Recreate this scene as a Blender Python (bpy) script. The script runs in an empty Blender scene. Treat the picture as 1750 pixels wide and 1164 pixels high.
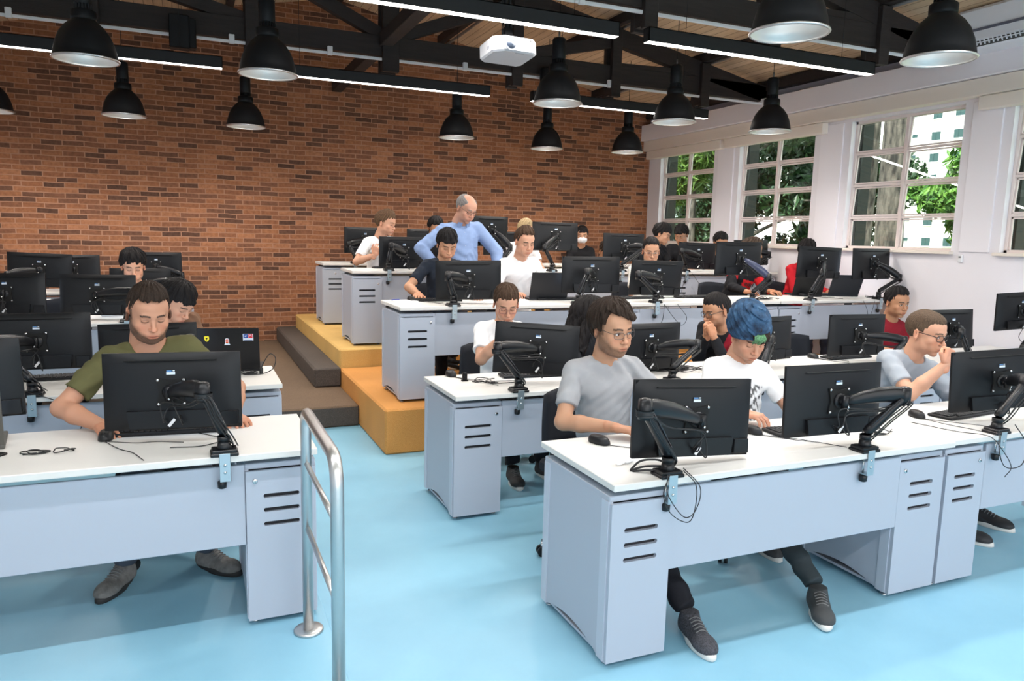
import bpy, math, random
import numpy as np
from mathutils import Vector, Matrix
random.seed(7); np.random.seed(7)
COL = bpy.context.scene.collection
R = math.radians

# ---------------------------------------------------------------- materials
MATS = {}
def newmat(name):
    m = bpy.data.materials.new(name); m.use_nodes = True
    nt = m.node_tree; b = nt.nodes['Principled BSDF']
    return m, nt, b
def srgb(r, g, b):
    f = lambda c: (c/255.0/12.92 if c <= 10 else ((c/255.0+0.055)/1.055)**2.4)
    return (f(r), f(g), f(b), 1)
def mat(name, col, rough=0.5, metal=0.0, bump=0.0, bscale=200.0, var=0.0, vscale=8.0, emis=None, estr=0.0, coat=0.0, spec=0.5, stretch=None):
    if name in MATS: return MATS[name]
    m, nt, b = newmat(name)
    b.inputs['Base Color'].default_value = col; b.inputs['Roughness'].default_value = rough
    b.inputs['Metallic'].default_value = metal
    b.inputs['Specular IOR Level'].default_value = spec
    if coat: b.inputs['Coat Weight'].default_value = coat
    if bump or var:
        tc = nt.nodes.new('ShaderNodeTexCoord'); mp = nt.nodes.new('ShaderNodeMapping')
        nt.links.new(tc.outputs['Object'], mp.inputs['Vector'])
        if stretch: mp.inputs['Scale'].default_value = stretch
    if var:
        n = nt.nodes.new('ShaderNodeTexNoise'); n.inputs['Scale'].default_value = vscale; n.inputs['Detail'].default_value = 5
        nt.links.new(mp.outputs['Vector'], n.inputs['Vector'])
        r = nt.nodes.new('ShaderNodeValToRGB')
        r.color_ramp.elements[0].position = .3; r.color_ramp.elements[1].position = .7
        r.color_ramp.elements[0].color = [c*(1-var) for c in col[:3]]+[1]
        r.color_ramp.elements[1].color = [min(1, c*(1+var)) for c in col[:3]]+[1]
        nt.links.new(n.outputs['Fac'], r.inputs['Fac']); nt.links.new(r.outputs['Color'], b.inputs['Base Color'])
    if bump:
        n = nt.nodes.new('ShaderNodeTexNoise'); n.inputs['Scale'].default_value = bscale; n.inputs['Detail'].default_value = 3
        nt.links.new(mp.outputs['Vector'], n.inputs['Vector'])
        bp = nt.nodes.new('ShaderNodeBump'); bp.inputs['Strength'].default_value = bump; bp.inputs['Distance'].default_value = .004
        nt.links.new(n.outputs['Fac'], bp.inputs['Height']); nt.links.new(bp.outputs['Normal'], b.inputs['Normal'])
    if emis is not None:
        b.inputs['Emission Color'].default_value = emis; b.inputs['Emission Strength'].default_value = estr
    MATS[name] = m
    return m

# ---------------------------------------------------------------- mesh builder
def rot_from(d, up=(0, 0, 1)):
    """matrix whose Z axis is d"""
    z = np.array(d, float); z /= np.linalg.norm(z)
    u = np.array(up, float)
    if abs(z@u) > .98: u = np.array([0, 1, 0.]) if abs(z[1]) < .9 else np.array([1., 0, 0])
    x = np.cross(u, z); x /= np.linalg.norm(x); y = np.cross(z, x)
    return np.array([x, y, z]).T
def Rz(a): c, s = math.cos(a), math.sin(a); return np.array([[c, -s, 0], [s, c, 0], [0, 0, 1.]])
def Rx(a): c, s = math.cos(a), math.sin(a); return np.array([[1, 0, 0], [0, c, -s], [0, s, c.real]])
def Ry(a): c, s = math.cos(a), math.sin(a); return np.array([[c, 0, s], [0, 1, 0], [-s, 0, c.real]])
class MB:
    def __init__(s): s.v = []; s.f = []; s.m = []; s.sm = []; s.mats = []
    def mi(s, m):
        if m is None: m = None
        if m not in s.mats: s.mats.append(m)
        return s.mats.index(m)
    def add(s, V, F, m=None, smooth=False):
        o = len(s.v); s.v.extend([tuple(float(c) for c in p) for p in V])
        k = s.mi(m)
        for f in F: s.f.append(tuple(i+o for i in f)); s.m.append(k); s.sm.append(smooth)
        return s
    def box(s, c, size, m=None, bev=0.0, rot=None):
        hx, hy, hz = [d/2 for d in size]; b = min(bev, hx*.49, hy*.49, hz*.49)
        if b <= 0:
            V = [(x*hx, y*hy, z*hz) for z in (-1, 1) for y in (-1, 1) for x in (-1, 1)]
            F = [(0, 2, 3, 1), (4, 5, 7, 6), (0, 1, 5, 4), (2, 6, 7, 3), (0, 4, 6, 2), (1, 3, 7, 5)]
        else:
            V = []; idx = {}
            for sx in (-1, 1):
                for sy in (-1, 1):
                    for sz in (-1, 1):
                        for a in range(3):
                            p = [sx*(hx-b), sy*(hy-b), sz*(hz-b)]
                            p[a] = (sx*hx, sy*hy, sz*hz)[a]
                            idx[(sx, sy, sz, a)] = len(V); V.append(p)
            F = []
            for a in range(3):
                o = [i for i in range(3) if i != a]
                for sg in (-1, 1):
                    q = []
                    for t in ((-1, -1), (1, -1), (1, 1), (-1, 1)):
                        k = [0, 0, 0]; k[a] = sg; k[o[0]] = t[0]; k[o[1]] = t[1]
                        q.append(idx[(*k, a)])
                    nrm = (1 if a != 1 else -1)*sg
                    F.append(tuple(q) if nrm > 0 else tuple(q[::-1]))
            for a in range(3):       # edges parallel to axis a
                o = [i for i in range(3) if i != a]
                for s0 in (-1, 1):
                    for s1 in (-1, 1):
                        def K(e, ax):
                            k = [0, 0, 0]; k[a] = e; k[o[0]] = s0; k[o[1]] = s1
                            return idx[(*k, ax)]
                        q = [K(-1, o[0]), K(1, o[0]), K(1, o[1]), K(-1, o[1])]
                        F.append(s._orient(V, q))
            for sx in (-1, 1):
                for sy in (-1, 1):
                    for sz in (-1, 1):
                        F.append(s._orient(V, [idx[(sx, sy, sz, a)] for a in range(3)]))
        V = np.array(V, float)
        if rot is not None: V = V@np.array(rot).T
        s.add(V+np.array(c), F, m, False); return s
    def _orient(s, V, q):
        a, b, c = [np.array(V[i]) for i in q[:3]]
        n = np.cross(b-a, c-a); ctr = sum(np.array(V[i]) for i in q)/len(q)
        return tuple(q) if n@ctr > 0 else tuple(q[::-1])
    def prism(s, pts, depth, m=None, rot=None, c=(0, 0, 0), smooth=False):
        """2D polygon (x,z) counter-clockwise seen from -y, extruded along y by depth (centred)"""
        n = len(pts); V = [(x, -depth/2, z) for x, z in pts]+[(x, depth/2, z) for x, z in pts]
        F = [tuple(range(n)), tuple(range(2*n-1, n-1, -1))]
        for i in range(n): j = (i+1) % n; F.append((j, i, i+n, j+n))
        V = np.array(V)
        if rot is not None: V = V@np.array(rot).T
        s.add(V+np.array(c), F, m, smooth); return s
    def lathe(s, prof, m=None, n=24, c=(0, 0, 0), rot=None, smooth=True, cap=True):
        """profile [(r,z)...] around z"""
        V = []; F = []
        for r, z in prof:
            for i in range(n): a = 2*math.pi*i/n; V.append((r*math.cos(a), r*math.sin(a), z))
        for k in range(len(prof)-1):
            for i in range(n):
                j = (i+1) % n; F.append((k*n+i, k*n+j, (k+1)*n+j, (k+1)*n+i))
        if cap:
            if prof[0][0] > 1e-6: F.append(tuple(range(n-1, -1, -1)))
            if prof[-1][0] > 1e-6: F.append(tuple((len(prof)-1)*n+i for i in range(n)))
        V = np.array(V)
        if rot is not None: V = V@np.array(rot).T
        s.add(V+np.array(c), F, m, smooth); return s
    def cyl(s, a, b, r, m=None, n=16, r2=None, smooth=True):
        a = np.array(a, float); b = np.array(b, float); L = np.linalg.norm(b-a); r2 = r if r2 is None else r2
        Rm = rot_from(b-a); o = len(s.v)
        s.lathe([(r, 0), (r2, L)], m, n, a, Rm, False)
        for k in range(len(s.f)-n-2, len(s.f)-2): s.sm[k] = smooth
        return s
    def tube(s, P, r, m=None, n=8, rads=None, sq=None, cap=True):
        P = [np.array(p, float) for p in P]; K = len(P)
        T = []
        for i in range(K):
            d = P[min(i+1, K-1)]-P[max(i-1, 0)]; T.append(d/(np.linalg.norm(d)+1e-9))
        M = rot_from(T[0]); x, y = M[:, 0], M[:, 1]; V = []
        for i in range(K):
            z = T[i]; x = x-z*(x@z); x /= np.linalg.norm(x); y = np.cross(z, x)
            rr = rads[i] if rads is not None else r
            for k in range(n):
                a = 2*math.pi*(k+.5)/n
                ca, sa = math.cos(a), math.sin(a)
                if sq: ca *= sq[0]; sa *= sq[1]
                V.append(P[i]+rr*(ca*x+sa*y))
        F = [(i*n+k, i*n+(k+1) % n, (i+1)*n+(k+1) % n, (i+1)*n+k) for i in range(K-1) for k in range(n)]
        if cap: F += [tuple(range(n-1, -1, -1)), tuple((K-1)*n+k for k in range(n))]
        s.add(V, F, m, True); return s
    def sphere(s, c, r, m=None, n=16, sc=(1, 1, 1), rot=None):
        pr = [(math.sin(math.pi*i/(n//2))*1.0, -math.cos(math.pi*i/(n//2))) for i in range(n//2+1)]
        pr[0] = (1e-4, -1); pr[-1] = (1e-4, 1)
        M = np.diag([r*sc[0], r*sc[1], r*sc[2]])
        if rot is not None: M = np.array(rot)@M
        s.lathe(pr, m, n, c, M, True); return s
    def build(s, name, m=None, parent=None, loc=None, auto=False):
        me = bpy.data.meshes.new(name); me.from_pydata(s.v, [], s.f)
        mats = [x if x is not None else m for x in s.mats]
        for x in mats: me.materials.append(x)
        me.polygons.foreach_set('material_index', s.m); me.polygons.foreach_set('use_smooth', s.sm)
        me.update()
        o = bpy.data.objects.new(name, me); COL.objects.link(o)
        if parent is not None: o.parent = parent
        if loc is not None: o.location = loc
        return o
def spline(P, n=8):
    P = [np.array(p, float) for p in P]
    if len(P) < 3: return P
    Q = [2*P[0]-P[1]]+P+[2*P[-1]-P[-2]]; out = []
    for i in range(1, len(Q)-2):
        a, b, c, d = Q[i-1:i+3]
        for k in range(n):
            t = k/n; out.append(.5*((2*b)+(-a+c)*t+(2*a-5*b+4*c-d)*t*t+(-a+3*b-3*c+d)*t**3))
    out.append(P[-1]); return out
def tag(o, label=None, cat=None, group=None, kind=None):
    if label: o['label'] = label
    if cat: o['category'] = cat
    if group: o['group'] = group
    if kind: o['kind'] = kind
    return o
def empty(name, loc=(0, 0, 0), rz=0.0, label=None, cat=None, group=None):
    o = bpy.data.objects.new(name, None); o.empty_display_size = .1; COL.objects.link(o)
    o.location = loc; o.rotation_euler = (0, 0, rz); tag(o, label, cat, group); return o
def struct(name, mb, m=None):
    o = mb.build(name, m); o['kind'] = 'structure'; return o
def copy_tree(o, parent=None):
    c = o.copy(); COL.objects.link(c)
    if parent is not None: c.parent = parent
    for ch in list(o.children): copy_tree(ch, c)
    return c
# ---------------------------------------------------------------- implicit surfaces for figures
class Field:
    def __init__(s, lo, hi, h):
        s.lo = np.array(lo, float); s.h = h
        s.n = np.maximum(4, np.ceil((np.array(hi, float)-s.lo)/h).astype(int)+1)
        s.ax = [s.lo[i]+h*np.arange(s.n[i]) for i in range(3)]
        s.F = np.full(s.n, .08, np.float32)
    def blk(s, lo, hi, pad):
        sl = []
        for i in range(3):
            a = int(np.floor((lo[i]-pad-s.lo[i])/s.h)); b = int(np.ceil((hi[i]+pad-s.lo[i])/s.h))+1
            a = max(0, a); b = min(s.n[i], b)
            if b <= a: return None, None
            sl.append(slice(a, b))
        X = np.meshgrid(*[s.ax[i][sl[i]].astype(np.float32) for i in range(3)], indexing='ij', sparse=True)
        return tuple(sl), X
    def op(s, fn, lo, hi, k, mode='u'):
        sl, X = s.blk(lo, hi, .05 if mode != 's' else .03)
        if sl is None: return s
        d = fn(*X); f = s.F[sl]
        if mode == 'u':
            if k > 0:
                h = np.clip(.5+.5*(f-d)/k, 0, 1); s.F[sl] = f*(1-h)+d*h-k*h*(1-h)
            else: s.F[sl] = np.minimum(f, d)
        elif mode == 's':
            if k > 0:
                h = np.clip(.5-.5*(f+d)/k, 0, 1); s.F[sl] = f*(1-h)+(-d)*h+k*h*(1-h)
            else: s.F[sl] = np.maximum(f, -d)
        return s
    def ell(s, c, r, Rm=None, k=.01, mode='u'):
        c = np.array(c, float); r = np.array(r, float); Rm = np.eye(3) if Rm is None else Rm
        e = np.sqrt(((Rm*r)**2).sum(1))
        def fn(X, Y, Z):
            x, y, z = X-c[0], Y-c[1], Z-c[2]
            a = [(Rm[0, i]*x+Rm[1, i]*y+Rm[2, i]*z) for i in range(3)]
            k0 = np.sqrt(sum((a[i]/r[i])**2 for i in range(3)))+1e-6
            k1 = np.sqrt(sum((a[i]/r[i]**2)**2 for i in range(3)))+1e-6
            return k0*(k0-1)/k1
        return s.op(fn, c-e, c+e, k, mode)
    def cone(s, a, b, ra, rb, k=.01, mode='u', cut=False, cut0=False):
        a = np.array(a, float); b = np.array(b, float); d = b-a; L2 = float(d@d)+1e-9; L = L2**.5
        rm = max(ra, rb)
        def fn(X, Y, Z):
            x, y, z = X-a[0], Y-a[1], Z-a[2]
            t0 = (x*d[0]+y*d[1]+z*d[2])/L2; t = np.clip(t0, 0, 1)
            q = np.sqrt((x-t*d[0])**2+(y-t*d[1])**2+(z-t*d[2])**2)-(ra+(rb-ra)*t)
            if cut: q = np.maximum(q, (t0-1)*L)
            if cut0: q = np.maximum(q, -t0*L)
            return q
        return s.op(fn, np.minimum(a, b)-rm, np.maximum(a, b)+rm, k, mode)
    def rbox(s, c, hs, rad, Rm, k=.01, mode='u'):
        c = np.array(c, float); hs = np.array(hs, float); e = np.abs(Rm)@(hs)
        def fn(X, Y, Z):
            x, y, z = X-c[0], Y-c[1], Z-c[2]
            q = [np.abs(Rm[0, i]*x+Rm[1, i]*y+Rm[2, i]*z)-(hs[i]-rad) for i in range(3)]
            o = np.sqrt(sum(np.maximum(t, 0)**2 for t in q))
            return o+np.minimum(np.maximum(q[0], np.maximum(q[1], q[2])), 0)-rad
        return s.op(fn, c-e, c+e, k, mode)
    def mesh(s):
        F = s.F; I = F < 0
        c = I[:-1, :-1, :-1]; allc = c.copy(); anyc = c.copy()
        cs = [(i, j, k) for i in (0, 1) for j in (0, 1) for k in (0, 1)]
        sh = tuple(s.n-1)
        def S(A, o): return A[o[0]:o[0]+sh[0], o[1]:o[1]+sh[1], o[2]:o[2]+sh[2]]
        for o in cs: allc &= S(I, o); anyc |= S(I, o)
        m = anyc & ~allc; idx = np.full(sh, -1, np.int64); w = np.argwhere(m); idx[m] = np.arange(len(w))
        acc = np.zeros((len(w), 3)); cnt = np.zeros(len(w))
        fv = {o: F[w[:, 0]+o[0], w[:, 1]+o[1], w[:, 2]+o[2]] for o in cs}
        for o in cs:
            for ax in range(3):
                if o[ax] == 0:
                    p = list(o); p[ax] = 1; p = tuple(p)
                    a, b = fv[o], fv[p]; x = (a < 0) != (b < 0)
                    t = a[x]/(a[x]-b[x]); q = np.tile(np.array(o, float), (x.sum(), 1)); q[:, ax] = t
                    acc[x] += q; cnt[x] += 1
        V = s.lo+s.h*(w+acc/cnt[:, None])
        Q = []
        for ax in range(3):
            u, v = [(1, 2), (2, 0), (0, 1)][ax]
            hi = [slice(None)]*3; lo = [slice(None)]*3; lo[ax] = slice(0, -1); hi[ax] = slice(1, None)
            a = I[tuple(lo)]; b = I[tuple(hi)]; e = np.argwhere(a != b)
            ok = (e[:, u] > 0) & (e[:, v] > 0) & (e[:, u] < sh[u]) & (e[:, v] < sh[v]) & (e[:, ax] < sh[ax])
            e = e[ok]; ins = a[e[:, 0], e[:, 1], e[:, 2]]
            def C(du, dv):
                g = e.copy(); g[:, u] += du; g[:, v] += dv; return idx[g[:, 0], g[:, 1], g[:, 2]]
            q = np.stack([C(-1, -1), C(0, -1), C(0, 0), C(-1, 0)], 1)
            q[~ins] = q[~ins][:, ::-1]; Q.append(q)
        Q = np.concatenate(Q); Q = Q[(Q >= 0).all(1)]
        return V, Q
def relax(V, Q, it=1, lam=.5):
    for _ in range(it):
        A = np.zeros_like(V); n = np.zeros(len(V))
        for a, b in ((0, 1), (1, 2), (2, 3), (3, 0)):
            np.add.at(A, Q[:, a], V[Q[:, b]]); np.add.at(A, Q[:, b], V[Q[:, a]])
            np.add.at(n, Q[:, a], 1); np.add.at(n, Q[:, b], 1)
        V = V*(1-lam)+lam*A/np.maximum(n, 1)[:, None]
    return V
def np_mesh(name, V, Q, m, parent, cols=None, mi=None, mats=None):
    me = bpy.data.meshes.new(name)
    me.vertices.add(len(V)); me.vertices.foreach_set('co', V.astype(np.float32).ravel())
    me.loops.add(len(Q)*4); me.loops.foreach_set('vertex_index', Q.astype(np.int32).ravel())
    me.polygons.add(len(Q)); me.polygons.foreach_set('loop_start', np.arange(0, len(Q)*4, 4, dtype=np.int32))
    me.polygons.foreach_set('use_smooth', np.ones(len(Q), bool))
    for x in (mats or [m]): me.materials.append(x)
    if mi is not None: me.polygons.foreach_set('material_index', mi.astype(np.int32))
    me.update(calc_edges=True); me.validate()
    if cols is not None:
        at = me.color_attributes.new('pigment', 'FLOAT_COLOR', 'POINT')
        at.data.foreach_set('color', np.concatenate([cols, np.ones((len(V), 1))], 1).astype(np.float32).ravel())
    o = bpy.data.objects.new(name, me); COL.objects.link(o)
    if parent is not None:
        o.parent = parent; o.location = -np.array(parent.location)
    return o

def skin_mat():
    if 'skin' in MATS: return MATS['skin']
    m, nt, b = newmat('skin')
    a = nt.nodes.new('ShaderNodeAttribute'); a.attribute_name = 'pigment'
    nt.links.new(a.outputs['Color'], b.inputs['Base Color'])
    b.inputs['Roughness'].default_value = .52; b.inputs['Specular IOR Level'].default_value = .35
    b.inputs['Subsurface Weight'].default_value = .12; b.inputs['Subsurface Radius'].default_value = (.012, .005, .003); b.inputs['Subsurface Scale'].default_value = .6
    MATS['skin'] = m; return m
def hair_mat(name, col, rough=.45):
    if name in MATS: return MATS[name]
    m, nt, b = newmat(name)
    tc = nt.nodes.new('ShaderNodeTexCoord'); mp = nt.nodes.new('ShaderNodeMapping'); mp.inputs['Scale'].default_value = (1, 1, .25)
    n = nt.nodes.new('ShaderNodeTexNoise'); n.inputs['Scale'].default_value = 260; n.inputs['Detail'].default_value = 3
    nt.links.new(tc.outputs['Object'], mp.inputs['Vector']); nt.links.new(mp.outputs['Vector'], n.inputs['Vector'])
    r = nt.nodes.new('ShaderNodeValToRGB'); r.color_ramp.elements[0].position = .35; r.color_ramp.elements[1].position = .7
    r.color_ramp.elements[0].color = [c*.5 for c in col[:3]]+[1]; r.color_ramp.elements[1].color = [min(1, c*1.3) for c in col[:3]]+[1]
    nt.links.new(n.outputs['Fac'], r.inputs['Fac']); nt.links.new(r.outputs['Color'], b.inputs['Base Color'])
    bp = nt.nodes.new('ShaderNodeBump'); bp.inputs['Strength'].default_value = .7; bp.inputs['Distance'].default_value = .004
    nt.links.new(n.outputs['Fac'], bp.inputs['Height']); nt.links.new(bp.outputs['Normal'], b.inputs['Normal'])
    b.inputs['Roughness'].default_value = .6; b.inputs['Specular IOR Level'].default_value = .16
    MATS[name] = m; return m
def cloth_mat(name, col, rough=.85, stripe=None):
    return mat('cloth_'+name, col, rough, bump=.25, bscale=420, var=.06, vscale=14, spec=.2)

def head_field(h, P):
    """face looks to -y, eye level z=0, chin z=-.118, crown z=.118"""
    F = Field((-.1, -.14, -.16), (.1, .13, .14), h)
    w = P.get('wide', 1.0); jw = P.get('jaw', 1.0)
    F.ell((0, .016, .032), (.074*w, .097, .086), k=0)
    F.ell((0, -.028, -.030), (.061*w, .064, .082), k=.03)
    F.ell((0, -.052, .045), (.054*w, .036, .040), k=.03)
    for s in (-1, 1):
        F.ell((s*.044*jw*w, -.012, -.062), (.018, .03, .026), k=.028)
        F.ell((s*.043*w, -.062, -.028), (.017, .018, .016), k=.022)
        F.ell((s*.028, -.070, -.062), (.018, .016, .022), k=.02)
    F.ell((0, -.073, -.100), (.021*jw, .017, .015), k=.022)
    F.cone((-.030, -.084, .019), (.030, -.084, .019), .009, .009, k=.018)
    # neck stub
    F.cone((0, .018, -.06), (0, .034, -.16), .052*P.get('neck', 1), .055*P.get('neck', 1), k=.025)
    # eye sockets, eyeballs, lids
    for s in (-1, 1):
        F.ell((s*.031, -.100, .001), (.017, .014, .011), k=.014, mode='s')
        F.ell((s*.0305, -.0775, .001), (.0145, .0135, .0125), k=.004)
        F.cone((s*.018, -.0885, .0095), (s*.042, -.083, .008), .0032, .003, k=.006)
    # nose
    nl = P.get('nose', 1.0)
    F.cone((0, -.087, .008), (0, -.103-.004*nl, -.030), .0065, .0085, k=.012)
    F.ell((0, -.105-.005*nl, -.034), (.0105, .0095, .0085), k=.009)
    for s in (-1, 1):
        F.ell((s*.0115, -.0985, -.037), (.0068, .0085, .0062), k=.006)
        F.ell((s*.0062, -.103, -.0435), (.0032, .005, .003), k=.003, mode='s')
    # mouth
    F.ell((0, -.087, -.066), (.026, .016, .016), k=.014)
    F.cone((-.015, -.0960, -.0625), (.015, -.0960, -.0625), .0046, .0046, k=.006)
    F.cone((-.012, -.0950, -.0735), (.012, -.0950, -.0735), .0058, .0058, k=.007)
    F.cone((-.020, -.1000, -.0680), (.020, -.1000, -.0680), .0020, .0020, k=.003, mode='s')
    F.cone((-.012, -.100, -.083), (.012, -.100, -.083), .003, .003, k=.006, mode='s')
    if P.get('smile'):
        for s in (-1, 1): F.ell((s*.036, -.074, -.052), (.014, .012, .014), k=.014)
    # ears
    for s in (-1, 1):
        E = Rz(s*.42)@Rx(-.18)
        c = np.array((s*.0765*w, .012, -.010))
        F.ell(c, (.0075, .018, .031), E, k=.006)
        F.ell(c+np.array((s*.008, -.003, .004)), (.006, .0105, .018), E, k=.004, mode='s')
    if P.get('beard', 0) > .5:
        F.ell((0, -.048, -.088), (.050*jw, .040, .030), k=.012)
    return F
def head_paint(V, P):
    sk = np.array(P['skin']); n = len(V); c = np.tile(sk, (n, 1)); x, y, z = V.T; ax = np.abs(x)
    w = P.get('wide', 1.0)
    def mixc(mask, col, a=1.0):
        k = (np.clip(mask, 0, 1)*a)[:, None]; c[:] = c*(1-k)+np.array(col)*k
    sm = lambda v, a, b: np.clip((v-a)/(b-a), 0, 1)
    nz = .5+.5*np.sin(x*900+3*np.sin(z*700))*np.sin(z*850+2*np.sin(y*600))
    red = sk*np.array((1.05, .80, .76))
    mixc(np.exp(-(((ax-.04)/.02)**2+((z+.032)/.018)**2))*(y < -.04), red, .55)
    mixc(np.exp(-((x/.014)**2+((z+.034)/.012)**2))*(y < -.09), red, .45)
    mixc((ax > .070*w)*(y > -.02), red, .4)
    bc = np.array(P.get('browc', P['hairc']))
    # beard / stubble
    b = P.get('beard', 0)
    if b:
        zb = -.008+.60*np.minimum(y, 0)
        msk = sm(zb-z, -.008, .014)*(y < .004)*np.where(ax < .022, sm(-z, .050, .056), 1)
        lipz = np.exp(-((x/.021)**4+((z+.068)/.0105)**4)); msk = msk*(1-lipz)
        side = (z < .03)*(z > -.02)*(ax > .055*w)*(y < .0)*(y > -.03)
        msk = np.maximum(msk, side)*(y < .005)
        msk = msk*(z > -.135)*sm(z-y*.8, -.10, -.085)
        mixc(msk, bc*1.1, min(1, b)*(.70+.30*nz))
    # lips
    lip = (np.exp(-((x/.0215)**4+((z+.068)/.0095)**4)))*(y < -.085)
    mixc(lip, P.get('lip', sk*np.array((.86, .50, .47))), .75)
    mixc(np.exp(-((x/.021)**6+((z+.068)/.0016)**2))*(y < -.08), sk*.25, .8)
    mixc(np.exp(-(((ax-.0062)/.0035)**2+((z+.043)/.0025)**2))*(y < -.09), sk*.2, .8)
    # brows
    bz = .0215+.0035*np.sin(np.clip((ax-.014)/.036, 0, 1)*math.pi)-.002*(ax > .04)
    br = np.exp(-(((z-bz)/.0044)**4))*(ax > .012)*(ax < .049)*(y < -.05)
    mixc(br, bc*.7, .95)
    # eyes
    gz = P.get('gaze', 'down')
    ex = (ax-.0305)/.0135
    if gz == 'down':
        zl = -.0035-.002*(1-ex**2)
        lash = np.exp(-(((z-zl)/.0022)**2))*(np.abs(ex) < 1)*(y < -.06)
        mixc(lash, (.02, .015, .012), .95)
        mixc(np.exp(-(((z-.0075)/.0014)**2))*(np.abs(ex) < .95)*(y < -.06), sk*.35, .75)
    else:
        up = .0058*(1-ex**2)+.0005; lo = -.0045*(1-ex**2)
        op = (z < up)*(z > lo)*(np.abs(ex) < 1)*(y < -.06)
        mixc(op.astype(float), (.72, .70, .68), 1)
        gx = P.get('gx', 0.0)
        ir = (((np.where(x > 0, x-.0305, x+.0305)-gx)**2+(z-.0005)**2) < .0058**2)*op
        mixc(ir.astype(float), P.get('iris', (.05, .025, .012)), 1)
        mixc(np.exp(-(((z-up)/.0020)**2))*(np.abs(ex) < 1.05)*(y < -.06), (.02, .015, .012), .95)
        mixc(np.exp(-(((z-lo)/.0010)**2))*(np.abs(ex) < .95)*(y < -.06), sk*.3, .6)
    return c
def tuft(X, Y, Z, seed, f=1.0):
    a = np.arctan2(X, -(Y-.02))
    q = np.sqrt(X**2+(Y-.01)**2)
    return (.55*np.sin(a*13*f+3.0*np.sin(Z*32+seed)+seed*7+q*40)+.3*np.sin(a*31*f+Z*75+2*np.sin(Y*70+seed)+seed*3)
            +.22*np.sin(a*58*f+Z*40+seed*11)+.35*np.sin(X*95*f+2*np.sin(Y*40+seed)+seed)*np.sin(Y*80*f+2*np.sin(X*50)+seed*5))
def hair_mesh(h, P):
    st = P['hair']; sd = P.get('seed', 1.0); w = P.get('wide', 1.0)
    F = Field((-.15, -.16, -.36 if st.get('long') else -.13), (.15, .18, .2), h)
    t = st.get('side', .006); top = st.get('top', .02); bk = st.get('back', .008)
    F.ell((0, .018+bk*.4, .032), (.074*w+t, .097+bk, .086+t), k=0)
    F.ell((st.get('part', 0), -.004+st.get('fwd', 0), .078), (.062*w+t*.8+st.get('vol', 0), .080+st.get('vol', 0), .040+top), k=.02)
    if st.get('fringe'):
        fr = st['fringe']
        F.ell((fr[0], -.072, fr[1]), (fr[2], .028, fr[3]), k=.015)
    if st.get('long'):
        for s in (-1, 1):
            F.cone((s*.07, .02, .02), (s*.10, .05, -.26), .035, .05, k=.04)
        F.cone((0, .09, .0), (0, .10, -.27), .06, .075, k=.05)
    hl = st.get('line', .076); slope = st.get('slope', .9)
    amp = st.get('amp', .004); f = st.get('f', 1.0)
    X, Y, Z = np.meshgrid(*[a.astype(np.float32) for a in F.ax], indexing='ij', sparse=True)
    n = tuft(X, Y, Z, sd, f)
    F.F += np.where(F.F < .07, n*amp, 0).astype(np.float32)
    # remove face, ears and nape
    edge = .0030*np.sin(X*130+sd)+.0030*np.sin(X*290+sd*2)+.002*np.sin(X*560+sd*3)
    front = np.maximum(Z-(hl+st.get('diag', 0)*X+edge*st.get('edge', 1.0)-.35*np.abs(X)*st.get('round', .6)), Y-(-.040+slope*(Z-hl)*.0)+0*X)
    if not st.get('fringe_only'): F.F = np.maximum(F.F, -front)
    ear = np.maximum(Z-(st.get('earz', .012)+edge), np.maximum(Y-.030, -Y-.2))+0*X
    temple = np.maximum(np.maximum(Z-.035, Y-(-.020)), -(Z+.2))+0*X
    if not st.get('long'):
        F.F = np.maximum(F.F, -ear); F.F = np.maximum(F.F, -temple)
        F.F = np.maximum(F.F, -(Z-st.get('nape', -.055)+0*X+0*Y)*-1*1.0 if False else F.F)
        F.F = np.maximum(F.F, (st.get('nape', -.055)-Z)+0*X+0*Y)
    else:
        F.F = np.maximum(F.F, -(np.maximum(np.maximum(Y-(-.03), np.abs(X)-.075), Z-.05)))
    if st.get('bald'):
        F.F = np.maximum(F.F, Z-.092-.25*Y+0*X+edge)
        F.F = np.maximum(F.F, -.012-Y*.6-.0+0*X+0*Z-.02)
    V, Q = F.mesh()
    return relax(V, Q, 1, .35), Q

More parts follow.
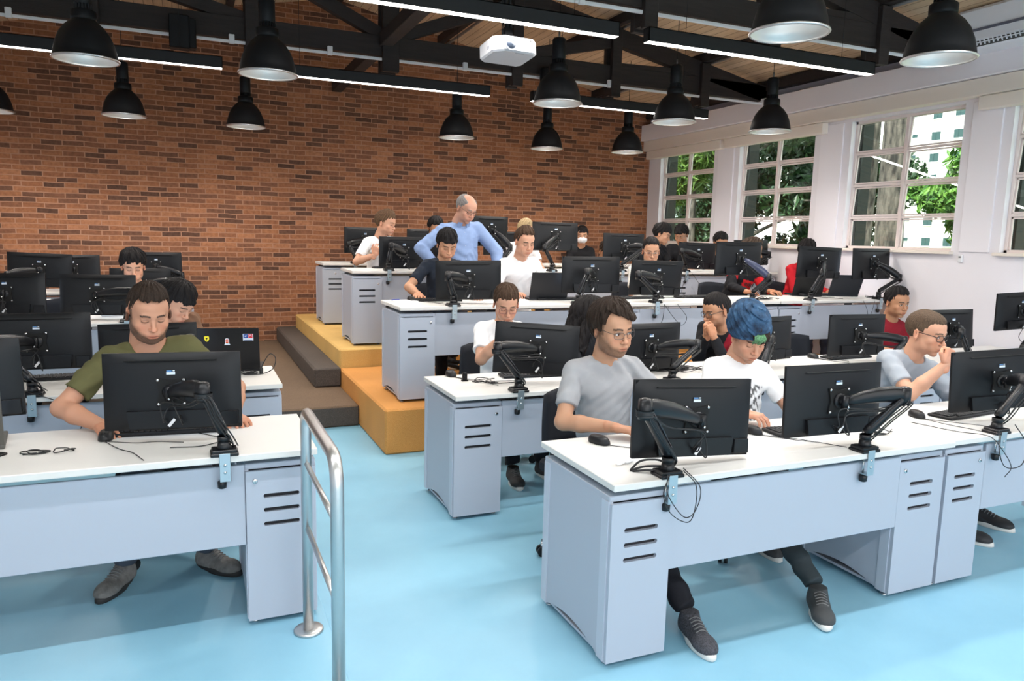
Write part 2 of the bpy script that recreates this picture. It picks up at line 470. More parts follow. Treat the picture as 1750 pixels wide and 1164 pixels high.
HS = 1.09
def ik(S, T, l1, l2, hint):
    S = np.array(S, float); T = np.array(T, float); d = T-S; L = np.linalg.norm(d)
    if L > (l1+l2)*.995: T = S+d/L*(l1+l2)*.995; d = T-S; L = np.linalg.norm(d)
    u = d/L; a = (l1*l1-l2*l2+L*L)/(2*L); hh = math.sqrt(max(0, l1*l1-a*a))
    hint = np.array(hint, float); hint = hint-u*(hint@u); hint /= np.linalg.norm(hint)+1e-9
    return S+u*a+hint*hh, T
CURL = {'type': (28, 32, 20), 'fist': (78, 88, 60), 'mouse': (14, 22, 14), 'flat': (8, 10, 6), 'loose': (40, 45, 30)}
def hand_field(F, W, d, nrm, side, pose, sc=1.0):
    d = np.array(d, float); d /= np.linalg.norm(d); nrm = np.array(nrm, float); nrm = nrm-d*(nrm@d); nrm /= np.linalg.norm(nrm)
    lat = -side*np.cross(nrm, d); B = np.array([d, lat, nrm]).T
    W = np.array(W, float); P = lambda x, y, z: W+B@(np.array((x, y, z))*sc)
    F.rbox(P(.050, .002, 0), np.array((.046, .040, .0135))*sc, .012*sc, B, k=.012)
    F.cone(P(-.03, 0, 0), P(.02, 0, 0), .026*sc, .022*sc, k=.018)
    c = [R(a) for a in CURL[pose]]
    for i, (y0, ln, sp) in enumerate(((.031, .070, .10), (.0105, .079, .03), (-.0105, .074, -.04), (-.031, .058, -.12))):
        p = np.array((.088-.006*abs(i-1.2), y0, .002)); a = 0.0
        for q in range(3):
            a += c[q]*(1+.06*(i-1)); l = ln*(.46, .30, .24)[q]
            dv = np.array((math.cos(a)*math.cos(sp), math.sin(sp)*math.cos(a)*1.0, -math.sin(a)))*l
            r0 = (.0088, .0080, .0072)[q]*sc; r1 = (.0080, .0072, .0062)[q]*sc
            F.cone(P(*p), P(*(p+dv)), r0, r1, k=.0025); p = p+dv
    tb = np.array((.018, .034, -.006)); t1 = tb+np.array((.030, .024, -.010)); 
    t2 = t1+np.array((.028, .004, -.006)) if pose != 'fist' else t1+np.array((.024, -.018, -.012))
    t3 = t2+(np.array((.022, -.004, -.004)) if pose != 'fist' else np.array((.010, -.022, -.008)))
    F.cone(P(*(tb*np.array((.6, .5, 1)))), P(*t1), .015*sc, .0115*sc, k=.012); F.cone(P(*t1), P(*t2), .0108*sc, .0098*sc, k=.004); F.cone(P(*t2), P(*t3), .0095*sc, .0078*sc, k=.003)

def person(label, face, yaw=0, pitch=15, roll=0, floor=0.0, pelvis=None, tyaw=None, skin=(.60, .36, .26), hairc=(.03, .02, .015), hair=None,
           shirt=('white', (.8, .8, .8, 1)), sleeve='short', trouser=('dark', (.03, .035, .05, 1)), shoe=None, shoe_sole=None, hands=None, elbows=None, feet=None,
           P=None, q=1, group=None, glasses=None, build=1.0, stand=False, extras=None, hem=0.0, loc=None):
    """face = point between the eyes; yaw>0 turns towards +x. q: 2 near, 1 mid, 0 far"""
    P = dict(P or {}); P['skin'] = skin; P['hairc'] = hairc; P['hair'] = hair or {}
    hh = {2: .0021, 1: .003, 0: .0042}[q]; hb = {2: .0075, 1: .010, 0: .014}[q]; hd = {2: .0034, 1: .0045, 0: .006}[q]
    yw, pt, rl = R(yaw), R(pitch), R(roll); HR = Rz(yw)@Ry(rl)@Rx(pt)
    face = np.array(face, float); HC = face-HR@np.array((0, -.088, 0))*HS
    ty = R(tyaw if tyaw is not None else yaw*.5); TR = Rz(ty)
    J = HC+HR@np.array((0, .022, -.085))*HS; Nb = J+TR@np.array((0, .028, -.058))
    Sc = Nb+TR@np.array((0, .008, -.040))
    if pelvis is None: pelvis = (Sc[0], Sc[1]+.14, floor+.52)
    pv = np.array(pelvis, float)
    root = empty('person', (pv[0], pv[1], floor), 0, label, 'person', group)
    T = Sc-pv; Tl = np.linalg.norm(T); up = T/Tl
    rt = TR@np.array((1., 0, 0)); rt = rt-up*(rt@up); rt /= np.linalg.norm(rt); fw = np.cross(up, rt)*1.0   # fw = up x rt -> +y like
    B = np.array([rt, fw, up]).T
    sw = .158*build; SH = {s: Sc+rt*s*sw-up*.030 for s in (-1, 1)}
    hands = hands or {}; elbows = elbows or {}; wr = {}; el = {}; hd_ = {}
    for s in (-1, 1):
        spec = hands.get(s)
        if spec is None:
            W = SH[s]+TR@np.array((-s*.06, -.36, -.24)); spec = (W, TR@np.array((-s*.25, -1, -.1)), (0, 0, 1), 'type')
        W = np.array(spec[0], float)
        hint = elbows.get(s, TR@np.array((s*.6, .35, -1)))
        E, W2 = ik(SH[s], W, .285*build**.5, .255*build**.5, hint); wr[s] = W2; el[s] = E; hd_[s] = (spec[1], spec[2], spec[3])
    # ---- body (skin)
    def torso(F, g, ku=.05):
        F.ell(pv+T*.70, (.150*build+g, .100*build+g, .19), B, k=0)
        F.ell(pv+T*.36, (.142*build+g, .102*build+g, .19), B, k=ku)
        F.ell(pv+T*.04, (.160*build+g, .115*build+g, .12), B, k=ku)
        F.cone(SH[-1]-up*.006, SH[1]-up*.006, .047+g, .047+g, k=ku)
        for s in (-1, 1): F.cone(Nb-up*.022, SH[s]*.75+Nb*.25, .034+g, .032+g, k=.05)
        for s in (-1, 1): F.ell(pv+T*.78+rt*s*.07-fw*.062, (.06+g, .035+g, .06), B, k=.04)
    pts = [J, pv, *SH.values(), *wr.values(), *el.values()]
    lo = np.min(pts, 0)-.14; hi = np.max(pts, 0)+.14; lo[2] = min(lo[2], pv[2]-.12)
    F = Field(lo, hi, hb)
    torso(F, -.016)
    nk = P.get('neck', 1.0)
    F.cone(HC+HR@np.array((0, .026, -.085))*HS, Nb-up*.03, .054*nk, .062*nk, k=.02)
    for s in (-1, 1):
        F.cone(SH[s], el[s], .046*build, .038*build, k=.03)
        F.cone(el[s], wr[s]*.35+el[s]*.65, .038*build, .040*build, k=.018)
        F.cone(wr[s]*.35+el[s]*.65, wr[s], .040*build, .0255*build, k=.015)
    V, Q = F.mesh(); VS = [V]; QS = [Q]; base = np.array(skin); CS = [np.tile(base, (len(V), 1))]
    for s in (-1, 1):
        W = wr[s]; d, nr, ps = hd_[s]; F = Field(W-.125, W+.125, hd)
        dd = np.array(d, float); dd /= np.linalg.norm(dd); C0 = W+dd*.07; F = Field(C0-.125, C0+.125, hd)
        hand_field(F, W, d, nr, s, ps, P.get('hs', 1.0)); V, Q = F.mesh(); VS.append(V); QS.append(Q)
        cc = np.tile(base*np.array((1.03, .93, .90)), (len(V), 1)); CS.append(cc)
    F = head_field(hh, P); V, Q = F.mesh(); V = relax(V, Q, 1, .25)
    CS.append(head_paint(V, P)); VS.append(V@HR.T*HS+HC); QS.append(Q)
    o = 0; QQ = []
    for v, qd in zip(VS, QS): QQ.append(qd+o); o += len(v)
    np_mesh('body', np.concatenate(VS), np.concatenate(QQ), skin_mat(), root, np.concatenate(CS))
    # ---- hair
    if hair is not None:
        V, Q = hair_mesh(hh*1.15, P)
        hname = 'hair_%02d_%02d_%02d' % tuple(int(min(.99, c)*99) for c in hairc)
        ho = np_mesh('hair', V@HR.T*HS+HC, Q, hair_mat(hname, (*hairc, 1), P.get('hrough', .45)), root)
        if P.get('streak'):
            g_ = np.random.default_rng(4); G = MB(); D = MB()
            for i in range(34):
                x0 = -.030+.085*i/33+g_.normal()*.003; dark = x0 > .026 or x0 < -.026
                p0 = np.array((x0, -.092+.45*abs(x0), .066)); ln = (.030+.018*g_.random())*(1.0 if not dark else 1.15)
                sw_ = -.010+.016*g_.random()
                pts = [HC+HR@(p0*HS), HC+HR@((p0+np.array((sw_*.4, -.020, -ln*.30)))*HS), HC+HR@((p0+np.array((sw_, -.020, -ln*.75)))*HS), HC+HR@((p0+np.array((sw_*1.8, -.008, -ln*1.15)))*HS)]
                (D if dark else G).tube(spline(pts, 4), .005, None, 6, rads=[.0062*(1-.75*(k/12)**2) for k in range(13)])
            G.build('green_fringe', hair_mat('hair_green', (.13, .30, .15, 1)), root, -np.array(root.location))['label'] = 'green dyed fringe'
            D.build('dark_fringe', hair_mat(hname, (*hairc, 1)), root, -np.array(root.location))
    # ---- shirt
    F = Field(lo-.03, hi+.03, hb*.9)
    torso(F, .002)
    for s in (-1, 1):
        if sleeve == 'short':
            d = el[s]-SH[s]; F.cone(SH[s], SH[s]+d*.70, .052*build, .056*build, k=.03, cut=True)
        elif sleeve == 'long':
            F.cone(SH[s], el[s], .057*build, .050*build, k=.03)
            F.cone(el[s], el[s]+(wr[s]-el[s])*.93, .051*build, .036*build, k=.012, cut=True)
        elif sleeve == 'rolled':
            F.cone(SH[s], el[s], .060*build, .054*build, k=.03)
            F.cone(el[s], el[s]+(wr[s]-el[s])*.88, .055*build, .040*build, k=.012, cut=True)
    F.cone(Nb+up*.01, J+(J-Nb)*.4, .066*nk, .066*nk, k=.006, mode='s')
    F.ell(Nb-fw*.035+up*.004, (.060*nk, .045, .040), B, k=.006, mode='s')
    lohem = pv[2]-.05-hem
    X, Y, Z = np.meshgrid(*[a.astype(np.float32) for a in F.ax], indexing='ij', sparse=True)
    F.F = np.maximum(F.F, lohem-Z+0*X+0*Y)
    near = np.abs(F.F) < .05
    a1 = np.sin(9*X+7*Z+5*Y+pv[0]*9); a2 = np.sin(13*Z-8*X+6*Y+pv[0]*5)
    wn = .0044*np.maximum(a1, 0)*np.sin(62*(Z+.7*X-.4*Y)+3*np.sin(14*X+9*Y))+.0040*np.maximum(a2, 0)*np.sin(80*(X*.9+Z*.4+Y)+3*np.sin(17*Z))+.0012*np.sin(120*(Z-.7*X)+2*np.sin(30*Y))
    F.F += np.where(near, wn, 0).astype(np.float32)
    V, Q = F.mesh(); V = relax(V, Q, 2, .4)
    if callable(shirt[1]):
        cols = shirt[1](V, Sc, B, SH, el, wr)
        np_mesh('shirt', V, Q, attr_cloth(), root, cols)
    else: np_mesh('shirt', V, Q, cloth_mat(*shirt), root)
    # ---- trousers, shoes
    if feet is None:
        fwd = -fw
        feet = {s: np.array((pv[0], pv[1], floor))+rt*s*.14+fwd*.50 for s in (-1, 1)}
    hipz = pv-up*.02
    F = None; kn = {}; an = {}
    for s in (-1, 1):
        ft = np.array(feet[s][:3], float); fdir = np.array(feet[s][3:6], float) if len(feet[s]) > 3 else -fw*np.array((1, 1, 0))
        fdir /= np.linalg.norm(fdir)
        a = ft+np.array((0, 0, .085)); hip = hipz+rt*s*.09
        k, a2 = ik(hip, a, .455, .44, (-fw*1.0+np.array((0, 0, 1.0))) if not stand else -fw)
        kn[s] = k; an[s] = (a2, fdir)
    lo2 = np.min([pv-.2, *kn.values(), an[-1][0], an[1][0]], 0)-.12; hi2 = np.max([pv+.05, *kn.values(), an[-1][0], an[1][0]], 0)+.12
    hi2[2] = max(pv[2]+.08, kn[1][2]+.1, kn[-1][2]+.1)
    F = Field(lo2, hi2, hb*1.15)
    F.ell(pv+T*.02, (.168*build, .122*build, .115), B, k=0)
    for s in (-1, 1):
        F.cone(hipz+rt*s*.085, kn[s], .083*build, .064*build, k=.03)
        F.cone(kn[s], an[s][0]+(kn[s]-an[s][0])*.08, .062*build, .050*build, k=.02, cut=True)
    X, Y, Z = np.meshgrid(*[a.astype(np.float32) for a in F.ax], indexing='ij', sparse=True)
    F.F += np.where(np.abs(F.F) < .05, .004*np.sin(60*(Z+.4*X)+3*np.sin(20*Y))+0*X, 0).astype(np.float32)
    V, Q = F.mesh(); np_mesh('trousers', relax(V, Q, 1, .4), Q, cloth_mat(*trouser), root)
    hs = {2: .0045, 1: .007, 0: .011}[q]
    for s in (-1, 1):
        a, fd = an[s]; g0 = a[2]-.085; base_ = np.array((a[0], a[1], g0)); sd = np.cross((0, 0, 1), fd)
        SB = np.array([fd, sd, (0, 0, 1)]).T
        F = Field(base_-np.array((.27, .27, .02)), base_+np.array((.27, .27, .14)), hs)
        F.ell(base_+fd*.075+np.array((0, 0, .032)), (.132, .047, .036), SB, k=0); F.ell(base_+fd*.150+np.array((0, 0, .030)), (.060, .048, .040), SB, k=.02)
        F.ell(base_+fd*.005+np.array((0, 0, .05)), (.070, .040, .050), SB, k=.03)
        F.cone(base_+np.array((0, 0, .04))-fd*.01, base_+np.array((0, 0, .10))-fd*.01, .042, .040, k=.018, cut=True)
        F.cone(base_+fd*.045+np.array((0, 0, .07)), base_+fd*.10+np.array((0, 0, .058)), .024, .020, k=.02)
        X, Y, Z = np.meshgrid(*[a_.astype(np.float32) for a_ in F.ax], indexing='ij', sparse=True)
        F.F = np.maximum(F.F, (g0+.022)-Z+0*X+0*Y)
        V, Q = F.mesh(); sh = np_mesh('shoe', V, Q, shoe or mat('shoe_black', (.02, .02, .022, 1), .6, bump=.4, bscale=300), root)
        mb = MB(); n = 20; prof = []
        for i in range(n):
            t = 2*math.pi*i/n; xx = .075+.145*math.cos(t); yy = (.049 if math.cos(t) > -.2 else .040)*math.sin(t); prof.append((xx, yy))
        Vv = []; 
        for zz, sc in ((.0, .96), (.006, 1.02), (.026, 1.0), (.030, .93)):
            for xx, yy in prof: Vv.append(base_+fd*(.075+(xx-.075)*sc)+sd*yy*sc+np.array((0, 0, zz)))
        Ff = [(k*n+i, k*n+(i+1) % n, (k+1)*n+(i+1) % n, (k+1)*n+i) for k in range(3) for i in range(n)]+[tuple(range(n-1, -1, -1)), tuple(3*n+i for i in range(n))]
        mb.add(Vv, Ff, None, True)
        so = mb.build('sole', shoe_sole or mat('sole_white', (.72, .70, .66, 1), .6), sh); 
        if q == 2:
            mb = MB()
            for i in range(5):
                c = base_+fd*(.042+.017*i)+np.array((0, 0, .0965-.0050*i))
                mb.tube(spline([c-sd*.026-np.array((0, 0, .008)), c+np.array((0, 0, .002)), c+sd*.026-np.array((0, 0, .008))], 4), .0028, None, 6)
            mb.build('laces', mat('lace', (.16, .16, .16, 1), .8), sh)
    # ---- accessories
    tf = lambda p: HC+HR@np.array(p, float)*HS
    if glasses is not None:
        g = MB(); rim = glasses.get('r', .0016)
        for s in (-1, 1):
            cx, rw, rh = s*.0325, .0235, glasses.get('h', .0165)
            loop = []
            for i in range(21):
                a = 2*math.pi*i/20; e = 3.2
                xx = rw*np.sign(math.cos(a))*abs(math.cos(a))**(2/e); zz = rh*np.sign(math.sin(a))*abs(math.sin(a))**(2/e)
                loop.append(tf((cx+xx, -.1045+.012*(abs(cx+xx)/.056)**2, -.002+zz)))
            g.tube(loop, rim, None, 6, cap=False)
            g.tube([tf((s*.056, -.094, .006)), tf((s*.070, -.07, .008)), tf((s*.0765, -.01, .008)), tf((s*.077, .012, -.002))], rim, None, 6)
        g.tube(spline([tf((-.010, -.1045, .002)), tf((0, -.108, .005)), tf((.010, -.1045, .002))], 4), rim, None, 6)
        g.build('glasses', glasses.get('m') or mat('glasses_metal', (.35, .33, .32, 1), .35, 1.0), root, -np.array(root.location))
    if extras: extras(root, tf, HR, HC, dict(Sc=Sc, B=B, SH=SH, el=el, wr=wr, pv=pv, T=T, Nb=Nb, up=up, rt=rt, fw=fw))
    return root
def attr_cloth():
    if 'cloth_printed' in MATS: return MATS['cloth_printed']
    m, nt, b = newmat('cloth_printed')
    a = nt.nodes.new('ShaderNodeAttribute'); a.attribute_name = 'pigment'
    nt.links.new(a.outputs['Color'], b.inputs['Base Color']); b.inputs['Roughness'].default_value = .85; b.inputs['Specular IOR Level'].default_value = .2
    n = nt.nodes.new('ShaderNodeTexNoise'); n.inputs['Scale'].default_value = 420
    bp = nt.nodes.new('ShaderNodeBump'); bp.inputs['Strength'].default_value = .2; bp.inputs['Distance'].default_value = .004
    tc = nt.nodes.new('ShaderNodeTexCoord'); nt.links.new(tc.outputs['Object'], n.inputs['Vector'])
    nt.links.new(n.outputs['Fac'], bp.inputs['Height']); nt.links.new(bp.outputs['Normal'], b.inputs['Normal'])
    MATS['cloth_printed'] = m; return m
# ================================================================ ROOM
XW, YB, XL, YF = 6.88, 10.42, -3.15, -6.0      # window wall, brick wall, left wall, open end behind the camera
ORX, ORY, YEY = 1.30, 5.335, 7.17
Z1, Z2, Z3, ZO = .183, .366, .534, .35
def roofz(x): return 4.70-.205*abs(x-1.875)

def nodes_mat(name):
    m, nt, b = newmat(name); MATS[name] = m
    return m, nt, b, nt.nodes.new, nt.links.new
def ramp(nt, els):
    r = nt.nodes.new('ShaderNodeValToRGB')
    while len(r.color_ramp.elements) < len(els): r.color_ramp.elements.new(.5)
    for e, (p, c) in zip(r.color_ramp.elements, els): e.position = p; e.color = c if len(c) == 4 else (*c, 1)
    return r
def brick_mat():
    m, nt, b, N, L = nodes_mat('brick')
    tc = N('ShaderNodeTexCoord'); mp = N('ShaderNodeMapping'); mp.inputs['Rotation'].default_value = (R(90), 0, 0)
    L(tc.outputs['Object'], mp.inputs['Vector'])
    # small waviness so courses are not ruler straight
    nz = N('ShaderNodeTexNoise'); nz.inputs['Scale'].default_value = 3.5; L(tc.outputs['Object'], nz.inputs['Vector'])
    sub = N('ShaderNodeVectorMath'); sub.operation = 'SCALE'; sub.inputs['Scale'].default_value = .022
    L(nz.outputs['Color'], sub.inputs[0]); ad = N('ShaderNodeVectorMath'); L(mp.outputs['Vector'], ad.inputs[0]); L(sub.outputs[0], ad.inputs[1])
    def bt():
        t = N('ShaderNodeTexBrick'); t.offset = .37; t.offset_frequency = 2
        t.inputs['Scale'].default_value = 1; t.inputs['Brick Width'].default_value = .222; t.inputs['Row Height'].default_value = .0615
        t.inputs['Mortar Size'].default_value = .0062; t.inputs['Mortar Smooth'].default_value = .25
        L(ad.outputs[0], t.inputs['Vector']); return t
    t = bt(); t.inputs['Color1'].default_value = (0, 0, 0, 1); t.inputs['Color2'].default_value = (1, 1, 1, 1); t.inputs['Mortar'].default_value = (.5, .5, .5, 1)
    r = ramp(nt, [(0, srgb(92, 68, 56)), (.10, srgb(104, 76, 62)), (.25, srgb(128, 90, 70)), (.55, srgb(148, 101, 73)), (.8, srgb(158, 109, 78)), (1, srgb(170, 119, 88))])
    L(t.outputs['Color'], r.inputs['Fac'])
    n2 = N('ShaderNodeTexNoise'); n2.inputs['Scale'].default_value = 26; n2.inputs['Detail'].default_value = 6; L(tc.outputs['Object'], n2.inputs['Vector'])
    r2 = ramp(nt, [(.3, (.62, .60, .58)), (.7, (1.12, 1.1, 1.08))]); L(n2.outputs['Fac'], r2.inputs['Fac'])
    mu = N('ShaderNodeMix'); mu.data_type = 'RGBA'; mu.blend_type = 'MULTIPLY'; mu.inputs['Factor'].default_value = .75
    L(r.outputs['Color'], mu.inputs[6]); L(r2.outputs['Color'], mu.inputs[7])
    n3 = N('ShaderNodeTexNoise'); n3.inputs['Scale'].default_value = .9; n3.inputs['Detail'].default_value = 3; L(tc.outputs['Object'], n3.inputs['Vector'])
    r3 = ramp(nt, [(.35, (.88, .86, .86)), (.65, (1.06, 1.02, 1.0))]); L(n3.outputs['Fac'], r3.inputs['Fac'])
    m3 = N('ShaderNodeMix'); m3.data_type = 'RGBA'; m3.blend_type = 'MULTIPLY'; m3.inputs['Factor'].default_value = 1; L(mu.outputs[2], m3.inputs[6]); L(r3.outputs['Color'], m3.inputs[7])
    mo = N('ShaderNodeMix'); mo.data_type = 'RGBA'; L(t.outputs['Fac'], mo.inputs['Factor']); L(m3.outputs[2], mo.inputs[6]); mo.inputs[7].default_value = srgb(166, 124, 100)
    L(mo.outputs[2], b.inputs['Base Color']); b.inputs['Roughness'].default_value = .9; b.inputs['Specular IOR Level'].default_value = .15
    bp = N('ShaderNodeBump'); bp.inputs['Strength'].default_value = .5; bp.inputs['Distance'].default_value = .006
    mh = N('ShaderNodeMath'); mh.operation = 'MULTIPLY_ADD'; L(t.outputs['Fac'], mh.inputs[0]); mh.inputs[1].default_value = -1; L(n2.outputs['Fac'], mh.inputs[2])
    L(mh.outputs[0], bp.inputs['Height']); L(bp.outputs['Normal'], b.inputs['Normal'])
    return m
def speck_mat(name, col, dark, light, scale=260, rough=.8):
    m, nt, b, N, L = nodes_mat(name)
    tc = N('ShaderNodeTexCoord'); n = N('ShaderNodeTexNoise'); n.inputs['Scale'].default_value = scale; n.inputs['Detail'].default_value = 2
    L(tc.outputs['Object'], n.inputs['Vector'])
    r = ramp(nt, [(.34, dark), (.45, col), (.58, col), (.70, light)]); L(n.outputs['Fac'], r.inputs['Fac'])
    n2 = N('ShaderNodeTexNoise'); n2.inputs['Scale'].default_value = 2.2; n2.inputs['Detail'].default_value = 4; L(tc.outputs['Object'], n2.inputs['Vector'])
    r2 = ramp(nt, [(.3, (.9, .9, .9)), (.7, (1.08, 1.08, 1.08))]); L(n2.outputs['Fac'], r2.inputs['Fac'])
    mu = N('ShaderNodeMix'); mu.data_type = 'RGBA'; mu.blend_type = 'MULTIPLY'; mu.inputs['Factor'].default_value = 1
    L(r.outputs['Color'], mu.inputs[6]); L(r2.outputs['Color'], mu.inputs[7]); L(mu.outputs[2], b.inputs['Base Color'])
    b.inputs['Roughness'].default_value = rough
    bp = N('ShaderNodeBump'); bp.inputs['Strength'].default_value = .3; bp.inputs['Distance'].default_value = .002; L(n.outputs['Fac'], bp.inputs['Height']); L(bp.outputs['Normal'], b.inputs['Normal'])
    return m
def floor_mat():
    m, nt, b, N, L = nodes_mat('blue_vinyl')
    tc = N('ShaderNodeTexCoord'); n = N('ShaderNodeTexNoise'); n.inputs['Scale'].default_value = 1.3; n.inputs['Detail'].default_value = 7; n.inputs['Roughness'].default_value = .6
    L(tc.outputs['Object'], n.inputs['Vector'])
    r = ramp(nt, [(.3, srgb(132, 184, 208)), (.7, srgb(146, 198, 220))]); L(n.outputs['Fac'], r.inputs['Fac']); L(r.outputs['Color'], b.inputs['Base Color'])
    n2 = N('ShaderNodeTexNoise'); n2.inputs['Scale'].default_value = 6; n2.inputs['Detail'].default_value = 5; L(tc.outputs['Object'], n2.inputs['Vector'])
    mr = N('ShaderNodeMapRange'); mr.inputs['To Min'].default_value = .30; mr.inputs['To Max'].default_value = .48; L(n2.outputs['Fac'], mr.inputs['Value']); L(mr.outputs[0], b.inputs['Roughness'])
    b.inputs['Specular IOR Level'].default_value = .5
    bp = N('ShaderNodeBump'); bp.inputs['Strength'].default_value = .08; bp.inputs['Distance'].default_value = .01; L(n.outputs['Fac'], bp.inputs['Height']); L(bp.outputs['Normal'], b.inputs['Normal'])
    return m
def plank_mat(name, c1, c2, gap, width=.10, axis=0):
    m, nt, b, N, L = nodes_mat(name)
    tc = N('ShaderNodeTexCoord'); sx = N('ShaderNodeSeparateXYZ'); L(tc.outputs['Object'], sx.inputs[0])
    dv = N('ShaderNodeMath'); dv.operation = 'DIVIDE'; L(sx.outputs[axis], dv.inputs[0]); dv.inputs[1].default_value = width
    fr = N('ShaderNodeMath'); fr.operation = 'FRACT'; L(dv.outputs[0], fr.inputs[0])
    fl = N('ShaderNodeMath'); fl.operation = 'FLOOR'; L(dv.outputs[0], fl.inputs[0])
    wn = N('ShaderNodeTexWhiteNoise'); wn.noise_dimensions = '1D'; L(fl.outputs[0], wn.inputs['W'])
    r = ramp(nt, [(0, c1), (1, c2)]); L(wn.outputs['Value'], r.inputs['Fac'])
    mp = N('ShaderNodeMapping'); mp.inputs['Scale'].default_value = (12, .8, 12) if axis == 0 else (.8, 12, 12); L(tc.outputs['Object'], mp.inputs['Vector'])
    n = N('ShaderNodeTexNoise'); n.inputs['Scale'].default_value = 3; n.inputs['Detail'].default_value = 6; L(mp.outputs['Vector'], n.inputs['Vector'])
    r2 = ramp(nt, [(.3, (.82, .8, .78)), (.7, (1.08, 1.06, 1.04))]); L(n.outputs['Fac'], r2.inputs['Fac'])
    mu = N('ShaderNodeMix'); mu.data_type = 'RGBA'; mu.blend_type = 'MULTIPLY'; mu.inputs['Factor'].default_value = 1; L(r.outputs['Color'], mu.inputs[6]); L(r2.outputs['Color'], mu.inputs[7])
    lt = N('ShaderNodeMath'); lt.operation = 'LESS_THAN'; L(fr.outputs[0], lt.inputs[0]); lt.inputs[1].default_value = .07
    mo = N('ShaderNodeMix'); mo.data_type = 'RGBA'; L(lt.outputs[0], mo.inputs['Factor']); L(mu.outputs[2], mo.inputs[6]); mo.inputs[7].default_value = gap
    L(mo.outputs[2], b.inputs['Base Color']); b.inputs['Roughness'].default_value = .65
    return m
M_BRICK = brick_mat(); M_FLOOR = floor_mat()
M_ORANGE = speck_mat('orange_rubber', srgb(206, 142, 70), srgb(176, 110, 48), srgb(222, 172, 104))
M_YELLOW = speck_mat('yellow_rubber', srgb(212, 172, 100), srgb(194, 150, 80), srgb(224, 190, 128))
M_BROWN = speck_mat('brown_rubber', srgb(104, 84, 64), srgb(78, 62, 50), srgb(128, 106, 84))
M_GREY = speck_mat('grey_rubber', srgb(76, 68, 62), srgb(52, 46, 44), srgb(112, 98, 88))
M_BOARD = plank_mat('ceiling_boards', srgb(196, 168, 136), srgb(214, 188, 158), srgb(120, 96, 74))
M_WALL = mat('wall_paint', srgb(226, 222, 226), .75, bump=.15, bscale=60, var=.02, vscale=2)
M_CREAM = mat('cream_paint', srgb(228, 218, 206), .6)
M_WHITEP = mat('white_paint', srgb(232, 228, 232), .6)
M_DARKW = mat('dark_timber', srgb(34, 26, 25), .7, bump=.5, bscale=30, var=.35, vscale=6, stretch=(.6, 6, 6))
M_STEELW = mat('window_steel', srgb(222, 208, 204), .5)
M_COND = mat('conduit_white', srgb(214, 216, 220), .4)

# floors and platforms
mb = MB(); mb.box(((XL+XW)/2, (YF+ORY+5)/2-.0, -.11), (XW-XL+.4, 10.42-YF+.2, .2), bev=0)
mb2 = MB(); mb2.box(((XL+XW)/2+.0, (YB+YF)/2, -.1), (XW-XL+.4, YB-YF+.4, .2)); struct('floor', mb2, M_FLOOR)
mb = MB(); mb.box(((XL+.49)/2, (YF+6.27)/2, .010), (.49-XL, 6.27-YF, .020), bev=.006); struct('floor_left_slab', mb, M_FLOOR)
mb = MB(); mb.box(((XL+ORX)/2, (6.272+YB)/2, Z1/2), (ORX-XL, YB-6.272, Z1), bev=.012); struct('floor_brown_platform', mb, M_BROWN)
mb = MB(); mb.box(((1.05+ORX)/2, (7.10+YB)/2, (Z1+Z2)/2), (ORX-1.05, YB-7.10, Z2-Z1), bev=.012); struct('floor_grey_step', mb, M_GREY)
mb = MB(); mb.box(((ORX+XW)/2, (ORY+YEY)/2, ZO/2), (XW-ORX, YEY-ORY, ZO), bev=.014); struct('floor_orange_platform', mb, M_ORANGE)
mb = MB(); mb.box(((ORX+XW)/2, (YEY+YB)/2, Z3/2), (XW-ORX, YB-YEY, Z3), bev=.014); struct('floor_yellow_platform', mb, M_YELLOW)
for pts, m, nm in (((((XL+ORX)/2, 6.2685, Z1/2), (ORX-XL-.02, .008, Z1-.03)), M_GREY, 'trim_1'),
                   (((1.0485, (7.1+YB)/2, (Z1+Z2)/2), (.008, YB-7.12, Z2-Z1-.03)), M_GREY, 'trim_2')):
    mb = MB(); mb.box(*pts); struct(nm, mb, m)
mb = MB(); mb.box(((1.05+ORX)/2, 7.0985, (Z1+Z2)/2), (ORX-1.07, .008, Z2-Z1-.03)); struct('trim_3', mb, M_GREY)

# brick wall with gable, left wall
mb = MB(); mb.prism([(XL-.2, 0), (XW+.3, 0), (XW+.3, roofz(XW)+.05), (1.875, 4.75), (XL-.2, roofz(XL)+.05)], .25, c=(0, YB+.125, 0)); struct('wall_back', mb, M_BRICK)
mb = MB(); mb.box((XL-.1, (YB+YF)/2, 1.9), (.2, YB-YF, 3.8)); struct('wall_left', mb, M_WALL)
# ceiling boards (two slopes)
for s, x0, x1 in ((0, XL-.3, 1.875), (1, 1.875, XW+.5)):
    mb = MB(); z0, z1 = roofz(x0), roofz(x1); y0, y1 = YF, YB+.2
    V = [(x0, y0, z0), (x1, y0, z1), (x1, y1, z1), (x0, y1, z0)]; V += [(a, b_, c+.08) for a, b_, c in V]
    mb.add(V, [(0, 3, 2, 1), (4, 5, 6, 7), (0, 1, 5, 4), (1, 2, 6, 5), (2, 3, 7, 6), (3, 0, 4, 7)])
    struct('ceiling' if s == 0 else 'ceiling.001', mb, M_BOARD)

